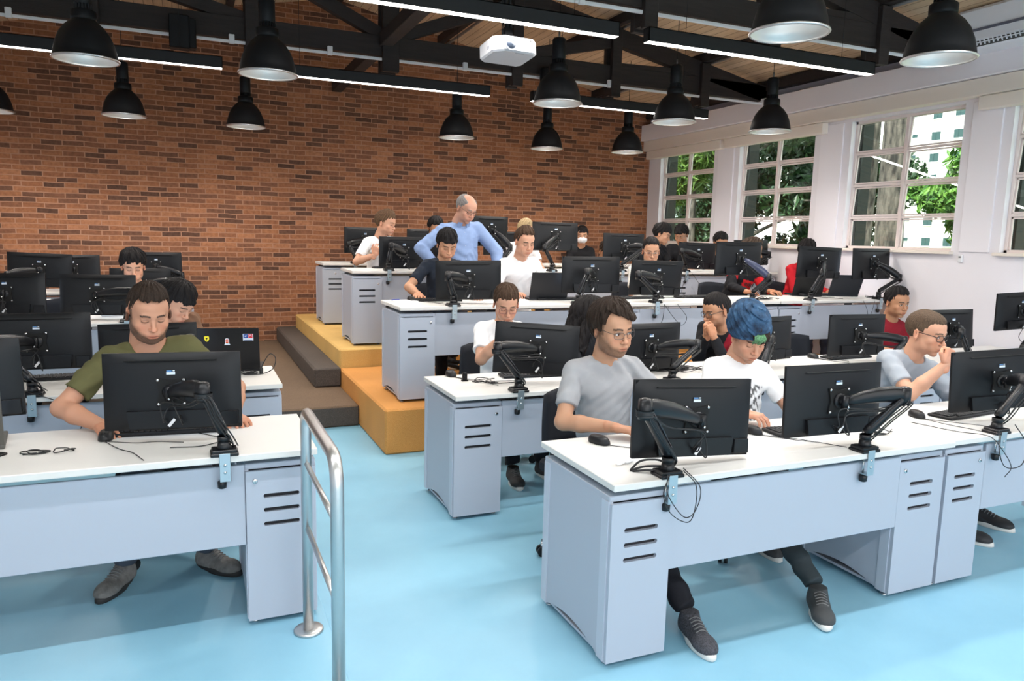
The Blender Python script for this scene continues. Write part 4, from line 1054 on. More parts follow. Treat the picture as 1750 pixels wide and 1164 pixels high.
# shrubs and banana plant
root = empty('banana_plant', (9.2, 5.3, -1.2), 0, 'banana plant with big bright green leaves outside the rightmost window', 'plant')
mb = MB(); mb.tube([(0, 0, 0), (0, .05, 1.6), (.05, .1, 2.6)], .1, None, 10); mb.build('stem', mat('banana_stem', srgb(120, 140, 70), .6), root)
rb = np.random.default_rng(3)
for k, (az, el, ln, zz) in enumerate(((95, 20, 1.1, 2.5), (70, 45, 1.3, 2.6), (120, 60, 1.2, 2.7), (-60, 40, 1.4, 2.6), (-110, 20, 1.2, 2.4), (100, -8, 1.0, 2.9), (85, 5, 1.1, 3.4), (180, 50, 1.2, 2.8), (20, 30, 1.2, 2.7))):
    mb = MB(); V = []; F = []; n = 14; a = R(az); e = R(el)
    for i in range(n+1):
        t = i/n; w = .24*math.sin(math.pi*min(1, t*.92+.06))**.7; rr = ln*t*math.cos(e*(1-.5*t)); z = zz+ln*(math.sin(e)*t-.55*t*t)
        for j, q in ((-1, -1), (0, 0), (1, 1)):
            V.append((rr*math.cos(a)-q*w*math.sin(a), rr*math.sin(a)+q*w*math.cos(a), z-abs(q)*.08+.02*math.sin(i*2.2)*q))
    for i in range(n):
        for j in (0, 1): F.append((i*3+j, i*3+j+1, i*3+4+j, i*3+3+j))
    mb.add(V, F, None, True); mb.build('leaf', M_LEAFB if k % 2 else leafm('leaf_banana%d' % k, srgb(44, 104, 30), srgb(100, 156, 44)), root)
for x, y, z, rr, lb, sd in ((13, 14.4, -.9, 1.5, 'dark shrub below the second window behind the heads', 31), (12, 16.6, -.9, 1.5, 'dark shrub below the window nearest the bricks', 32), (10.8, 6.5, -1.2, 1.0, 'dark shrub behind the banana plant', 33)):
    root = empty('shrub', (x, y, -1.2), 0, lb, 'shrub', 'shrubs outside the windows'); r_ = np.random.default_rng(sd)
    V, F = leaves([(0, 0, z+1.2+1.3, rr), (.3, .8, z+1.2+1.1, rr*.8), (.2, -.8, z+1.2+1.0, rr*.8)], 5000, .11, r_); mb = MB(); mb.add(V, F); mb.build('foliage', M_LEAFD, root)
# ================================================================ DESKS
M_TOP = mat('white_laminate', srgb(218, 215, 210), .42, bump=.05, bscale=90)
M_MET = mat('grey_steel_panel', srgb(172, 178, 190), .45)
M_METD = mat('grey_steel_inset', srgb(184, 191, 208), .5)
M_INS = mat('cabinet_inside', (.02, .02, .024, 1), .8)
M_CHR = mat('chrome', (.6, .6, .6, 1), .2, 1.0)
TH = .028
def desk(x0, x1, y, z, label, D=.635, mod=(None, None), depth=None, leg=None):
    """x0..x1 worktop, y = front (camera side) edge, z = worktop height above world zero"""
    root = empty('desk', ((x0+x1)/2, y+D/2, z), 0, label, 'desk', 'white topped computer desks')
    L = (-(x0+x1)/2, -(y+D/2), -z); fl = depth
    mb = MB(); mb.box(((x0+x1)/2, y+D/2, z-TH/2), (x1-x0-.003, D, TH), bev=.003); mb.build('worktop', M_TOP, root, L)
    mx0, mx1 = mod
    mb = MB(); mb.box(((mx0+mx1)/2, y+.05, z-.225), (mx1-mx0, .02, .34), bev=.003); mb.build('modesty_panel', M_MET, root, L)
    mb = MB(); mb.box(((x0+x1)/2, y+D*.55, z-TH-.022), (x1-x0-.12, .06, .035)); mb.build('crossbar', M_MET, root, L)
    if leg is not None:
        mb = MB(); mb.box((x0+.05, y+D/2, (z-TH+leg)/2), (.03, D-.08, z-TH-leg), bev=.003); mb.build('end_panel', M_MET, root, L)
    mb = MB(); mb.box((x0+.08, y+D-.03, z-TH-.07), (.08, .03, .1)); mb.box((x1-.08, y+D-.03, z-TH-.07), (.08, .03, .1)); mb.build('cable_cover', M_INS, root, L)
    return root
def slots(mb, w, x0, z0, h, t, y):
    pass
def cabinet(x0, x1, y, floor, label, lock='r', H=.672, D=.56):
    """pedestal under a desk: door faces the camera side"""
    root = empty('pedestal_cabinet', ((x0+x1)/2, y+D/2, floor), 0, label, 'cabinet', 'grey steel pedestal cabinets')
    W = x1-x0; L = (-W/2, -D/2, 0)
    b0 = .022
    mb = MB()
    mb.box((W/2, D/2, b0+H-.012), (W, D, .024), bev=.003)
    mb.box((W/2, D-.008, b0+H/2), (W-.01, .014, H-.03))
    mb.box((W/2, D/2, b0+.012), (W-.02, D-.05, .012))
    for s, xx in ((-1, .008), (1, W-.008)):      # sides: frame strips and arched foot
        n = 12; pts = []
        pts += [(0.0, b0), (.045, b0)]
        for i in range(n+1):
            t = i/n; pts.append((.045+(D-.09)*t, b0+.045*math.sin(math.pi*t)**.8))
        pts += [(D-.045, b0), (D, b0), (D, b0+H-.02), (0, b0+H-.02)]
        Rm = np.array([[0, 1, 0], [1, 0, 0], [0, 0, 1.]])
        V = [(xx-.007, a, c) for a, c in pts]+[(xx+.007, a, c) for a, c in pts]; k = len(pts)
        F = [tuple(range(k-1, -1, -1)), tuple(range(k, 2*k))]+[(i, (i+1) % k, (i+1) % k+k, i+k) for i in range(k)]
        mb.add(V, F)
    for s, xx in ((-1, 0.0), (1, W)):
        mb.box((xx, .028, b0+(H-.02)/2), (.006, .05, H-.024), mat('grey_steel_edge', srgb(186, 192, 204), .4)); mb.box((xx, D-.028, b0+(H-.02)/2), (.006, .05, H-.024), mat('grey_steel_edge', srgb(186, 192, 204), .4))
    mb.build('carcass', M_MET, root, L)
    # door with three real slots
    sx0, sx1 = (.22*W, .77*W) if lock == 'r' else (.25*W, .76*W)
    if lock == 'm': sx0, sx1 = .22*W, .78*W
    zt = b0+H-.028; zs = [zt-.118-.060*k for k in range(3)]; sh = .018
    mb = MB(); y_ = -.008; t = .016
    def piece(xa, xb, za, zb): mb.box(((xa+xb)/2, y_, (za+zb)/2), (xb-xa, t, zb-za))
    piece(.002, sx0, b0, zt); piece(sx1, W-.002, b0, zt); piece(sx0, sx1, zs[0]+sh, zt); piece(sx0, sx1, b0, zs[2])
    piece(sx0, sx1, zs[1]+sh, zs[0]); piece(sx0, sx1, zs[2]+sh, zs[1])
    for z in zs:
        for xe, sg in ((sx0, 1), (sx1, -1)):
            for q in ((0, 1), (sh, -1)):
                mb.prism([(xe, z+q[0]), (xe+sg*.005, z+q[0]), (xe, z+q[0]+q[1]*.005)] if sg*q[1] > 0 else [(xe, z+q[0]), (xe, z+q[0]+q[1]*.005), (xe+sg*.005, z+q[0])], t, c=(0, y_, 0))
    door = mb.build('door', M_MET, root, L)
    mb = MB(); mb.box(((sx0+sx1)/2, .012, zs[1]+sh/2), (sx1-sx0+.03, .02, .19)); mb.build('inside', M_INS, root, L)
    lx = W-.038 if lock == 'r' else .038
    if lock == 'm': lx = W*.5
    mb = MB(); mb.lathe([(.0105, 0), (.0105, .003), (.008, .005), (.0, .005)], None, 20, c=(lx, -.016, zt-.042), rot=Rx(R(90))); mb.box((lx, -.0215, zt-.042), (.002, .001, .008), M_INS)
    lk = mb.build('lock', M_CHR, door)
    for xx in (.03, W-.03):
        for yy in (.03, D-.03):
            mb = MB(); mb.lathe([(.016, 0), (.017, .004), (.014, .008), (.008, .010), (.008, .026)], None, 14, c=(xx, yy, 0)); mb.build('foot', M_CHR, root, L)
    return root
ROWS = []
# right block row 1
desk(1.42, 3.285, 2.28, .75, 'front right desk nearest the camera, white top over a long grey panel', mod=(1.70, 2.98))
desk(3.29, 5.15, 2.30, .75, 'front right desk cut off by the right edge of the frame', mod=(3.60, 4.86))
cabinet(1.425, 1.70, 2.315, 0, 'large grey cabinet at the left end of the front right desk', 'r')
cabinet(2.975, 3.275, 2.335, 0, 'grey cabinet right of the front desk panel, left one of the pair', 'l')
cabinet(3.295, 3.565, 2.335, 0, 'grey cabinet at the right of the pair under the front desks', 'r')
cabinet(4.86, 5.14, 2.335, 0, 'grey cabinet beyond the right edge of the front desk')
# right block row 2
desk(1.355, 3.23, 3.90, .75, 'second row desk behind the front right desk, next to the blue aisle', mod=(1.66, 2.92))
desk(3.235, 5.11, 3.90, .75, 'second row desk behind the man with the blue beanie', mod=(3.54, 4.82))
desk(5.115, 6.84, 3.90, .75, 'second row desk against the window wall', mod=(5.43, 6.5))
cabinet(1.36, 1.66, 3.95, 0, 'grey cabinet at the aisle end of the second row desk', 'r')
cabinet(2.925, 3.225, 3.95, 0, 'grey cabinet hidden behind the man in the grey shirt'); cabinet(3.24, 3.54, 3.95, 0, 'grey cabinet behind the front row, left of the beanie man', 'l')
cabinet(4.82, 5.10, 3.95, 0, 'grey cabinet under the middle of the second row'); cabinet(5.12, 5.41, 3.95, 0, 'grey cabinet in the second row near the window wall', 'l')
# row 3
Z = 1.10
desk(1.46, 3.335, 5.52, Z, 'third row desk on the orange platform with its open aisle end', mod=(1.75, 3.03))
desk(3.34, 5.215, 5.52, Z, 'middle third row desk on the orange platform', mod=(3.64, 4.93))
desk(5.22, 6.84, 5.52, Z, 'third row desk on the orange platform touching the window wall', mod=(5.52, 6.6))
cabinet(1.465, 1.75, 5.555, ZO, 'grey cabinet on the orange platform at the aisle end', 'r')
cabinet(3.035, 3.33, 5.555, ZO, 'grey cabinet on the orange platform, left of the middle pair', 'l'); cabinet(3.345, 3.635, 5.555, ZO, 'grey cabinet on the orange platform, right of the middle pair', 'r')
cabinet(4.93, 5.21, 5.555, ZO, 'grey cabinet with its lock at left on the orange platform above the beanie', 'l'); cabinet(5.225, 5.51, 5.555, ZO, 'grey cabinet on the orange platform right of the beanie, slots showing', 'r')
# row 4, 5
Z = 1.284
desk(1.46, 3.335, 7.33, Z, 'fourth row desk on the yellow platform at its aisle end', mod=(1.76, 3.03))
desk(3.34, 5.215, 7.33, Z, 'middle fourth row desk on the yellow platform', mod=(3.64, 4.93))
desk(5.22, 6.84, 7.33, Z, 'fourth row desk on the yellow platform touching the window wall', mod=(5.53, 6.52))
cabinet(1.465, 1.76, 7.365, Z3, 'grey cabinet on the yellow platform behind the orange step', 'r')
cabinet(3.035, 3.33, 7.365, Z3, 'grey cabinet in the fourth row behind the white shirt man'); cabinet(4.93, 5.21, 7.365, Z3, 'grey cabinet in the middle of the fourth row'); cabinet(5.225, 5.53, 7.365, Z3, 'grey cabinet in the fourth row under a hanging cable', 'l'); cabinet(6.53, 6.82, 7.365, Z3, 'grey cabinet in the fourth row against the window wall', 'm')
desk(1.46, 3.335, 9.10, Z, 'rearmost desk on the yellow platform near the brick wall', D=.60, mod=(1.76, 3.03)); desk(3.34, 5.215, 9.10, Z, 'rearmost middle desk near the brick wall', D=.60, mod=(3.64, 4.93)); desk(5.22, 6.84, 9.10, Z, 'rearmost desk in the corner of bricks and windows', D=.60, mod=(5.53, 6.52))
cabinet(1.465, 1.76, 9.135, Z3, 'rearmost grey cabinet at the aisle edge of the yellow platform', 'm', D=.53)
# left block
desk(-1.45, .46, 3.05, .77, 'front left desk beside the steel handrail, white top over a long grey panel', mod=(-1.2, .175), leg=.02)
desk(-3.1, -1.455, 3.05, .77, 'front left desk beyond the left edge of the frame', mod=(-2.8, -1.7), leg=.02)
cabinet(.175, .455, 3.10, .02, 'grey cabinet behind the steel handrail', 'l')
desk(-1.45, .475, 4.45, .77, 'second left desk behind the olive shirt man', mod=(-1.2, .19), leg=.02); desk(-3.1, -1.455, 4.45, .77, 'second left desk at the left edge of the frame', mod=(-2.8, -1.7), leg=.02)
cabinet(.20, .47, 4.50, .02, 'grey cabinet at the end of the second left desk, below the sticker laptop', 'l')
Z = .93
desk(-1.9, .02, 6.37, Z, 'third left desk on the brown platform', mod=(-1.7, -.28), leg=Z1); cabinet(-.28, .015, 6.41, Z1, 'grey cabinet ending the third left desk')
desk(-1.9, .02, 7.95, Z, 'fourth left desk on the brown platform', mod=(-1.7, -.28), leg=Z1); cabinet(-.28, .015, 7.99, Z1, 'grey cabinet ending the fourth left desk')
desk(-1.9, .02, 9.40, Z, 'rearmost left desk near the brick wall', D=.58, mod=(-1.7, -.28), leg=Z1); cabinet(-.28, .015, 9.44, Z1, 'grey cabinet ending the rearmost left desk', D=.52)

# ================================================================ MONITORS
M_MON = mat('monitor_black', (.0055, .006, .0075, 1), .42, bump=.06, bscale=900, spec=.30)
M_MON2 = mat('monitor_black_gloss', (.005, .0053, .0065, 1), .32, spec=.3)
M_SLOT = mat('slot_black', (.002, .002, .002, 1), .8)
M_STK = mat('sticker_white', srgb(214, 224, 236), .5); M_STKB = mat('sticker_blue', srgb(84, 128, 176), .5)
M_SCR = mat('lit_screen', (.02, .02, .02, 1), .2, emis=(.55, .66, .8, 1), estr=.9)
def monitor_proto():
    root = empty('monitor', (0, 0, 0)); W, Hh = .27, .161
    mb = MB()
    # shell: softly domed back
    nx, nz = 18, 12; V = []; F = []
    for j in range(nz+1):
        for i in range(nx+1):
            u = -1+2*i/nx; v = -1+2*j/nz
            u2 = np.sign(u)*abs(u)**.8; v2 = np.sign(v)*abs(v)**.8
            e = (1-abs(u2)**3.2)*(1-abs(v2)**3.0); V.append((u2*W, -.006-.026*e**.55, v2*Hh))
    for j in range(nz):
        for i in range(nx): a = j*(nx+1)+i; F.append((a, a+1, a+nx+2, a+nx+1))
    mb.add(V, F, None, True)
    mb.box((0, .003, 0), (2*W, .018, 2*Hh), bev=.003)
    mb.build('casing', M_MON, root)
    mb = MB(); mb.prism([(-.165, -.150), (.165, -.150), (.175, -.078), (-.175, -.078)], .018, c=(0, -.034, 0)); mb.box((.225, -.018, -.118), (.07, .024, .06), bev=.002); mb.build('connector_cover', M_MON2, root)
    mb = MB(); mb.box((0, -.0285, .131), (.36, .010, .0035)); mb.build('vent_slot', M_SLOT, root)
    mb = MB(); mb.box((0, -.0345, .077), (.034, .002, .010), M_STK); mb.box((-.006, -.0345, .087), (.020, .002, .006), M_STKB); mb.box((.012, -.0345, .088), (.008, .002, .004), M_STK); mb.build('label', M_STK, root)
    mb = MB(); s = .058; c = .030
    pts = []
    for k in range(4):
        a = [(-s, -s), (s, -s), (s, s), (-s, s)][k]; b_ = [(s, -s), (s, s), (-s, s), (-s, -s)][k]
        pts.append(a); m_ = ((a[0]+b_[0])/2*.66, (a[1]+b_[1])/2*.66)
        for t in (.25, .5, .75):
            q = (a[0]+(b_[0]-a[0])*t, a[1]+(b_[1]-a[1])*t); w = math.sin(math.pi*t)*.55; pts.append((q[0]*(1-w)+m_[0]*w, q[1]*(1-w)+m_[1]*w))
    mb.prism(pts, .006, c=(0, -.037, 0)); mb.build('mount_plate', M_SLOT, root)
    mb = MB()
    for a, b_ in ((-1, -1), (1, -1), (1, 1), (-1, 1)): mb.lathe([(.0065, 0), (.006, .003), (.001, .0042)], None, 12, c=(a*.050, -.040, b_*.050), rot=Rx(R(90)))
    mb.build('screws', M_CHR, root)
    mb = MB(); mb.box((0, .0125, .004), (2*W-.012, .002, 2*Hh-.03)); mb.build('screen', M_SCR, root)
    return root
MPOSE = {
'M1': (1.879, 2.443, .935, -6.2, -3.0, 1.8), 'M2': (2.657, 2.446, .961, -3.2, -2.5, 0), 'M3': (3.900, 2.528, .967, -13.7, -.2, -3.2),
'M4': (1.990, 4.187, .957, -13.9, -4.4, 3.6), 'M5': (2.867, 4.252, .930, 4.4, .8, 0), 'M6': (3.852, 4.212, .955, 5.6, -2.7, -.6),
'M7': (4.782, 4.225, .956, -4.3, -.9, .2), 'M8': (5.783, 4.177, .980, -.6, -5.5, .2), 'M9': (6.562, 4.126, 1.124, -4.3, .5, -2.4),
'M10': (2.106, 5.780, 1.290, -16.9, 2.7, -1.3), 'M11': (3.248, 5.758, 1.336, -8.1, -.7, -.3), 'M12': (3.940, 5.766, 1.307, -2.7, 6, 1.1),
'M13': (4.886, 5.780, 1.494, .1, 1.1, -.2), 'M14': (5.964, 5.816, 1.461, -4.0, 1.5, 1.4), 'M15': (6.56, 5.69, 1.460, 1.8, -2.9, -.2),
'M16': (2.044, 7.623, 1.463, 13.6, 1.7, -.1), 'M17': (3.820, 7.627, 1.664, -7.8, -5.5, .5), 'M18': (2.989, 7.562, 1.704, 22.1, 2.4, -.3),
'M19': (5.710, 7.517, 1.471, -.9, 2.7, .9), 'M20': (4.704, 7.584, 1.559, -2.2, -1.4, .3), 'M21': (6.55, 7.52, 1.521, .6, -2.6, -1.1),
'M22': (2.030, 9.431, 1.562, 14.7, -.1, .4), 'M23': (2.848, 9.424, 1.558, 3.0, 0, .1), 'M24': (3.906, 9.433, 1.557, 6.5, 0, .6),
'L1': (-.082, 3.364, .983, -12.2, -3.9, -.8), 'L2': (-.914, 3.518, 1.039, 1.9, 1.8, -1.4), 'L3': (-.813, 4.940, .996, -5.6, -3.2, -.7),
'L4': (-.239, 4.773, .945, -14.1, -5.0, -2.0), 'L6': (-.675, 6.681, 1.12, -7.6, -5.5, .3), 'L7': (-1.292, 6.706, 1.13, -11.3, -5.9, -1.0),
'L8': (-1.310, 8.276, 1.232, -5.9, -.2, 1.9), 'L11': (-.451, 8.15, 1.10, .7, .1, .2), 'L9': (-1.210, 9.70, 1.168, -10.4, -6, -1.4), 'L10': (-.351, 9.571, 1.214, -14.3, .8, -.2)}
MLAB = {
'M1': 'large black monitor nearest the camera on the front right desk, arm crossing its back', 'M2': 'black monitor in front of the beanie man, arm bent out to the right', 'M3': 'black monitor in front of the man resting his chin, at the right edge',
'M4': 'tilted black monitor in front of the white shirt man in the second row', 'M5': 'black monitor just behind the bearded man in the grey shirt', 'M6': 'black monitor partly behind the beanie man',
'M7': 'black monitor above a keyboard in the second row, in front of the maroon shirt man', 'M8': 'black monitor behind the head of the man resting his chin', 'M9': 'raised black monitor cut off by the right edge against the white wall',
'M10': 'black monitor in front of the navy shirt man in the third row', 'M11': 'black monitor beside the dark laptop, right of the white shirt man in the third row', 'M12': 'tilted black monitor in front of the young man with glasses in the third row',
'M13': 'raised black monitor left of the man in the black and red jacket', 'M14': 'raised black monitor in front of the person in red below the second window', 'M15': 'raised black monitor rightmost in the third row, above a slanted laptop',
'M16': 'black monitor in front of the curly haired man in white, fourth row', 'M17': 'high raised black monitor left of the person with a face mask', 'M18': 'turned black monitor just right of the standing man in the blue shirt',
'M19': 'black monitor in the fourth row below the window nearest the bricks', 'M20': 'black monitor right of the masked person against the bricks', 'M21': 'black monitor seen behind the profile of the man in black and red',
'M22': 'black monitor in the last row left of the curly haired man', 'M23': 'black monitor in the last row left of the standing man, only its top showing', 'M24': 'black monitor in the last row seen between two raised monitors',
'L1': 'large black monitor in front of the olive shirt man', 'L2': 'large black monitor cut off by the left edge, front left desk', 'L3': 'black monitor on the second left desk above a keyboard',
'L4': 'black monitor directly behind the olive shirt man', 'L6': 'black monitor on the third left desk left of the olive shirt man', 'L7': 'black monitor on the third left desk cut off by the left edge',
'L8': 'black monitor high at far left against the bricks', 'L11': 'black monitor directly in front of the young man at far left', 'L9': 'black monitor half hidden behind the one at far left', 'L10': 'black monitor against the bricks right of the young man with black hair'}
mp = monitor_proto(); MOBJ = {}
for i, (k, (x, y, z, a, t, r_)) in enumerate(MPOSE.items()):
    o = mp if i == 0 else copy_tree(mp); MOBJ[k] = o
    o.location = (x, y, z); o.rotation_euler = Matrix((Rz(R(a))@Rx(R(t))@Ry(R(r_))).tolist()).to_euler()
    tag(o, MLAB[k], 'monitor', 'black computer monitors')

# ================================================================ MONITOR ARMS
M_ARM = mat('arm_black', (.006, .0063, .008, 1), .33, spec=.38); M_ARMG = mat('arm_grey', srgb(120, 122, 130), .35); M_ZN = mat('zinc_plate', srgb(170, 186, 194), .35, .7)
M_CAB = mat('cable_black', (.01, .01, .011, 1), .5); M_CABW = mat('cable_tag_white', srgb(226, 226, 228), .5)
ARM = {   # base on the worktop front edge, elbow
'M1': ((1.68, 2.28, .75), (1.525, 2.26, 1.035)), 'M2': ((2.73, 2.28, .75), (2.87, 2.25, 1.0)), 'M3': ((3.65, 2.30, .75), (3.80, 2.32, .99)),
'M4': ((1.76, 3.90, .75), (1.64, 3.98, 1.0)), 'M5': ((2.85, 3.90, .75), (3.10, 4.02, .96)), 'M6': ((3.60, 3.90, .75), (3.73, 4.03, .96)),
'M7': ((4.83, 3.90, .75), (5.06, 4.02, .92)), 'M8': ((5.68, 3.90, .75), (5.65, 3.98, .97)), 'M9': ((6.35, 3.90, .75), (6.70, 3.98, 1.1)),
'M10': ((1.90, 5.52, 1.10), (1.86, 5.57, 1.33)), 'M11': ((3.02, 5.52, 1.10), (3.10, 5.56, 1.36)), 'M12': ((3.80, 5.52, 1.10), (3.62, 5.57, 1.34)),
'M13': ((4.89, 5.52, 1.10), (5.05, 5.53, 1.32)), 'M14': ((5.62, 5.52, 1.10), (5.74, 5.55, 1.355)), 'M15': ((6.55, 5.52, 1.10), (6.76, 5.50, 1.32)),
'M16': ((1.83, 7.33, 1.284), (1.86, 7.38, 1.52)), 'M17': ((3.66, 7.33, 1.284), (3.58, 7.40, 1.53)), 'M18': ((3.03, 7.33, 1.284), (3.17, 7.40, 1.53)),
'M19': ((5.44, 7.33, 1.284), (5.38, 7.37, 1.52)), 'M20': ((4.55, 7.33, 1.284), (4.87, 7.40, 1.56)), 'M21': ((6.45, 7.33, 1.284), (6.70, 7.36, 1.5)),
'M22': ((1.85, 9.10, 1.284), (1.78, 9.17, 1.51)), 'M23': ((2.8, 9.10, 1.284), (2.7, 9.17, 1.5)), 'M24': ((3.9, 9.10, 1.284), (4.0, 9.17, 1.5)),
'L1': ((.10, 3.05, .77), (.03, 3.10, 1.02)), 'L2': ((-.95, 3.05, .77), (-1.1, 3.15, 1.02)), 'L3': ((-.78, 4.45, .77), (-.97, 4.60, 1.03)), 'L4': ((.06, 4.45, .77), (-.015, 4.56, 1.02)),
'L6': ((-.46, 6.37, .93), (-.40, 6.44, 1.15)), 'L7': ((-1.3, 6.37, .93), (-1.45, 6.47, 1.15)), 'L8': ((-1.35, 7.95, .93), (-1.53, 8.03, 1.19)), 'L11': ((-.22, 7.95, .93), (-.17, 8.0, 1.13)),
'L9': ((-1.25, 9.40, .93), (-1.3, 9.47, 1.15)), 'L10': ((-.19, 9.40, .93), (-.09, 9.46, 1.11))}
ALAB = {'M1': 'black gas spring arm clamped at the left front of the nearest right desk', 'M2': 'black gas spring arm bent right in front of the beanie man', 'M3': 'black gas spring arm at the right edge of the front desk, cables dangling',
'M4': 'black gas spring arm of the tilted second row monitor by the aisle', 'M5': 'black arm rising between the grey shirt man and the beanie man', 'M6': 'black arm right behind the beanie man', 'M7': 'black arm bent right beside the maroon shirt man', 'M8': 'black arm behind the face of the man resting his chin', 'M9': 'arm of the monitor cut off by the right edge',
'M10': 'black arm in front of the navy shirt man', 'M11': 'black arm beside the dark third row laptop', 'M12': 'black arm with drooping cables in front of the young man with glasses', 'M13': 'dark arm with painted-in bluish sheen in front of the black and red jacket', 'M14': 'upright black arm in front of the person in red', 'M15': 'black arm bent towards the window wall in the third row',
'M16': 'black arm in front of the curly haired man in white', 'M17': 'black arm left of the masked person', 'M18': 'black arm right of the standing man in blue', 'M19': 'black arm of the fourth row monitor under the window nearest the bricks', 'M20': 'black arm bent right against the bricks, fourth row', 'M21': 'black arm seen past the face of the man in black and red',
'M22': 'black arm in the last row at the aisle edge of the yellow platform', 'M23': 'arm of the last row monitor left of the standing man', 'M24': 'arm of the last row monitor right of the standing man',
'L1': 'black gas spring arm in front of the olive shirt man', 'L2': 'arm of the monitor cut off at the left edge, front desk', 'L3': 'black arm of the second left desk monitor', 'L4': 'black arm behind the olive shirt man', 'L6': 'black arm rising to the right on the third left desk', 'L7': 'arm of the monitor cut off at left on the third left desk', 'L8': 'black arm reaching left at far left against the bricks', 'L11': 'black arm in front of the shoulder of the young man at far left', 'L9': 'arm of the half hidden monitor at far left', 'L10': 'black arm against the bricks right of the young man with black hair'}
def lerp(a, b, t): return np.array(a)*(1-t)+np.array(b)*t
def arm(k, seed):
    base, elb = [np.array(v, float) for v in ARM[k]]; x, y, z, a, t, r_ = MPOSE[k]
    Rm = Rz(R(a))@Rx(R(t))@Ry(R(r_)); tip = np.array((x, y, z))+Rm@np.array((0, -.075, 0)); vesa = np.array((x, y, z))+Rm@np.array((0, -.042, 0))
    rg = np.random.default_rng(seed)
    root = empty('monitor_mount', tuple(base), 0, ALAB[k], 'monitor arm', 'black monitor arms'); L = -base
    fr = base+np.array((0, .035, 0))
    mb = MB()
    for zz, w, d in ((.006, .105, .085), (.018, .095, .075)): mb.box(fr+np.array((0, 0, zz)), (w, d, .014), bev=.006)
    mb.lathe([(.030, .02), (.026, .035), (.024, .05)], None, 20, c=fr); mb.build('base', M_ARM, root, L)
    mb = MB(); mb.box(base+np.array((0, -.006, -.045)), (.040, .004, .115), bev=.001); mb.box(base+np.array((0, .012, .003)), (.040, .036, .004)); mb.box(base+np.array((0, .015, -.10)), (.040, .04, .004))
    cl = mb.build('clamp', M_ZN, root, L)
    mb = MB()
    for zz in (-.035, -.065): mb.lathe([(.0065, 0), (.005, .003), (0.0005, .004)], None, 10, c=base+np.array((0, -.008, zz)), rot=Rx(R(90)))
    mb.cyl(base+np.array((-.012, .022, -.10)), base+np.array((-.012, .022, -.03)), .004, M_CHR, 8); mb.build('bolts', M_CHR, cl, L*0)
    cl.children[0].location = (0, 0, 0)
    mb = MB(); kb = base+np.array((-.012, .018, -.118)); mb.lathe([(.010, -.018), (.017, -.014), (.018, .010), (.012, .016)], None, 14, c=kb); kn = mb.build('clamp_knob', M_ARM, root, L)
    j = fr+np.array((0, 0, .085))
    mb = MB(); mb.cyl(fr+np.array((0, 0, .03)), j+np.array((0, 0, -.01)), .021, n=18); mb.cyl(fr+np.array((0, 0, .055)), fr+np.array((0, 0, .075)), .025, n=18); mb.build('post', M_ARM, root, L)
    # lower link: tapered channel
    d = elb-j; mb = MB()
    P = [lerp(j, elb, q) for q in (-.02, .08, .3, .7, .92, 1.0)]; mb.tube(P, .02, None, 10, rads=[.018, .025, .0235, .0215, .0235, .018], sq=(1.0, .85))
    mb.build('lower_link', M_ARM, root, L)
    mb = MB(); off = np.cross(d/np.linalg.norm(d), (0, 1, 0))*-.018; off = off if off[2] > 0 else -off
    mb.tube([lerp(j, elb, .12)+off+np.array((0, -.012, 0)), lerp(j, elb, .5)+off*1.12+np.array((0, -.012, 0)), lerp(j, elb, .9)+off+np.array((0, -.012, 0))], .007, None, 8, sq=(1, .5)); mb.build('link_cover', mat('arm_sheen', (.03, .031, .036, 1), .2), root, L)
    mb = MB(); mb.cyl(elb+np.array((0, 0, -.035)), elb+np.array((0, 0, .038)), .026, n=20); mb.sphere(elb+np.array((0, 0, .036)), .0255, None, 16, (1, 1, .4)); mb.build('elbow_joint', M_ARM, root, L)
    e2 = elb+np.array((0, 0, .012)); mb = MB()
    P = [lerp(e2, tip, q)+np.array((0, 0, .012*math.sin(math.pi*q))) for q in (0, .06, .2, .45, .7, .88, .97)]
    mb.tube(P, .025, None, 12, rads=[.022, .030, .034, .033, .029, .023, .018], sq=(.78, 1.05)); mb.build('upper_link', M_ARM if k != 'M13' else mat('arm_blue_sheen', (.045, .055, .11, 1), .25), root, L)  # bluish sheen is put into this one link's base colour
    mb = MB(); mb.cyl(tip+np.array((0, 0, -.028)), tip+np.array((0, 0, .028)), .017, n=16); mb.cyl(tip, vesa, .016, n=16); mb.lathe([(.034, 0), (.034, .006), (.02, .010)], None, 20, c=vesa, rot=Rm@Rx(R(90))); mb.build('tilt_head', M_ARM, root, L)
    mb = MB(); mb.lathe([(.006, 0), (.005, .003), (.0005, .004)], None, 10, c=tip+np.array((-.0, -.020, -.02)), rot=Rx(R(90))); mb.build('pivot_screw', M_CHR, root, L)
    # cables hugging the arm
    mb = MB(); low = np.array((x, y, z))+Rm@np.array((0, -.045, -.125))
    for q in range(3):
        o_ = rg.normal(size=3)*np.array((.012, .008, .012))
        mb.tube(spline([low+o_+np.array((.02*(q-1), 0, .0)), (low+tip)/2+np.array((.03*(q-1), -.03, -.03-.03*q))+o_, tip+np.array((0, -.02, -.045))+o_, lerp(elb, tip, .4)+np.array((0, -.012, -.05))+o_*.5, elb+np.array((.01, -.032, -.02))+o_*.5, lerp(j, elb, .5)+np.array((.012, -.028, -.02))+o_*.5, j+np.array((.025, -.02, -.02))+o_*.5, fr+np.array((.035+.01*q, .03+.02*q, .012))], 6), .0032, None, 6)
    for q in range(3): mb.lathe([(.031+.002*q, 0), (.034, .004), (.031+.002*q, .008)], None, 16, c=elb+np.array((0, 0, -.026+.009*q)), cap=False) if k in ('M1', 'L1', 'M4') else None
    cb = mb.build('cables', M_CAB, root, L)
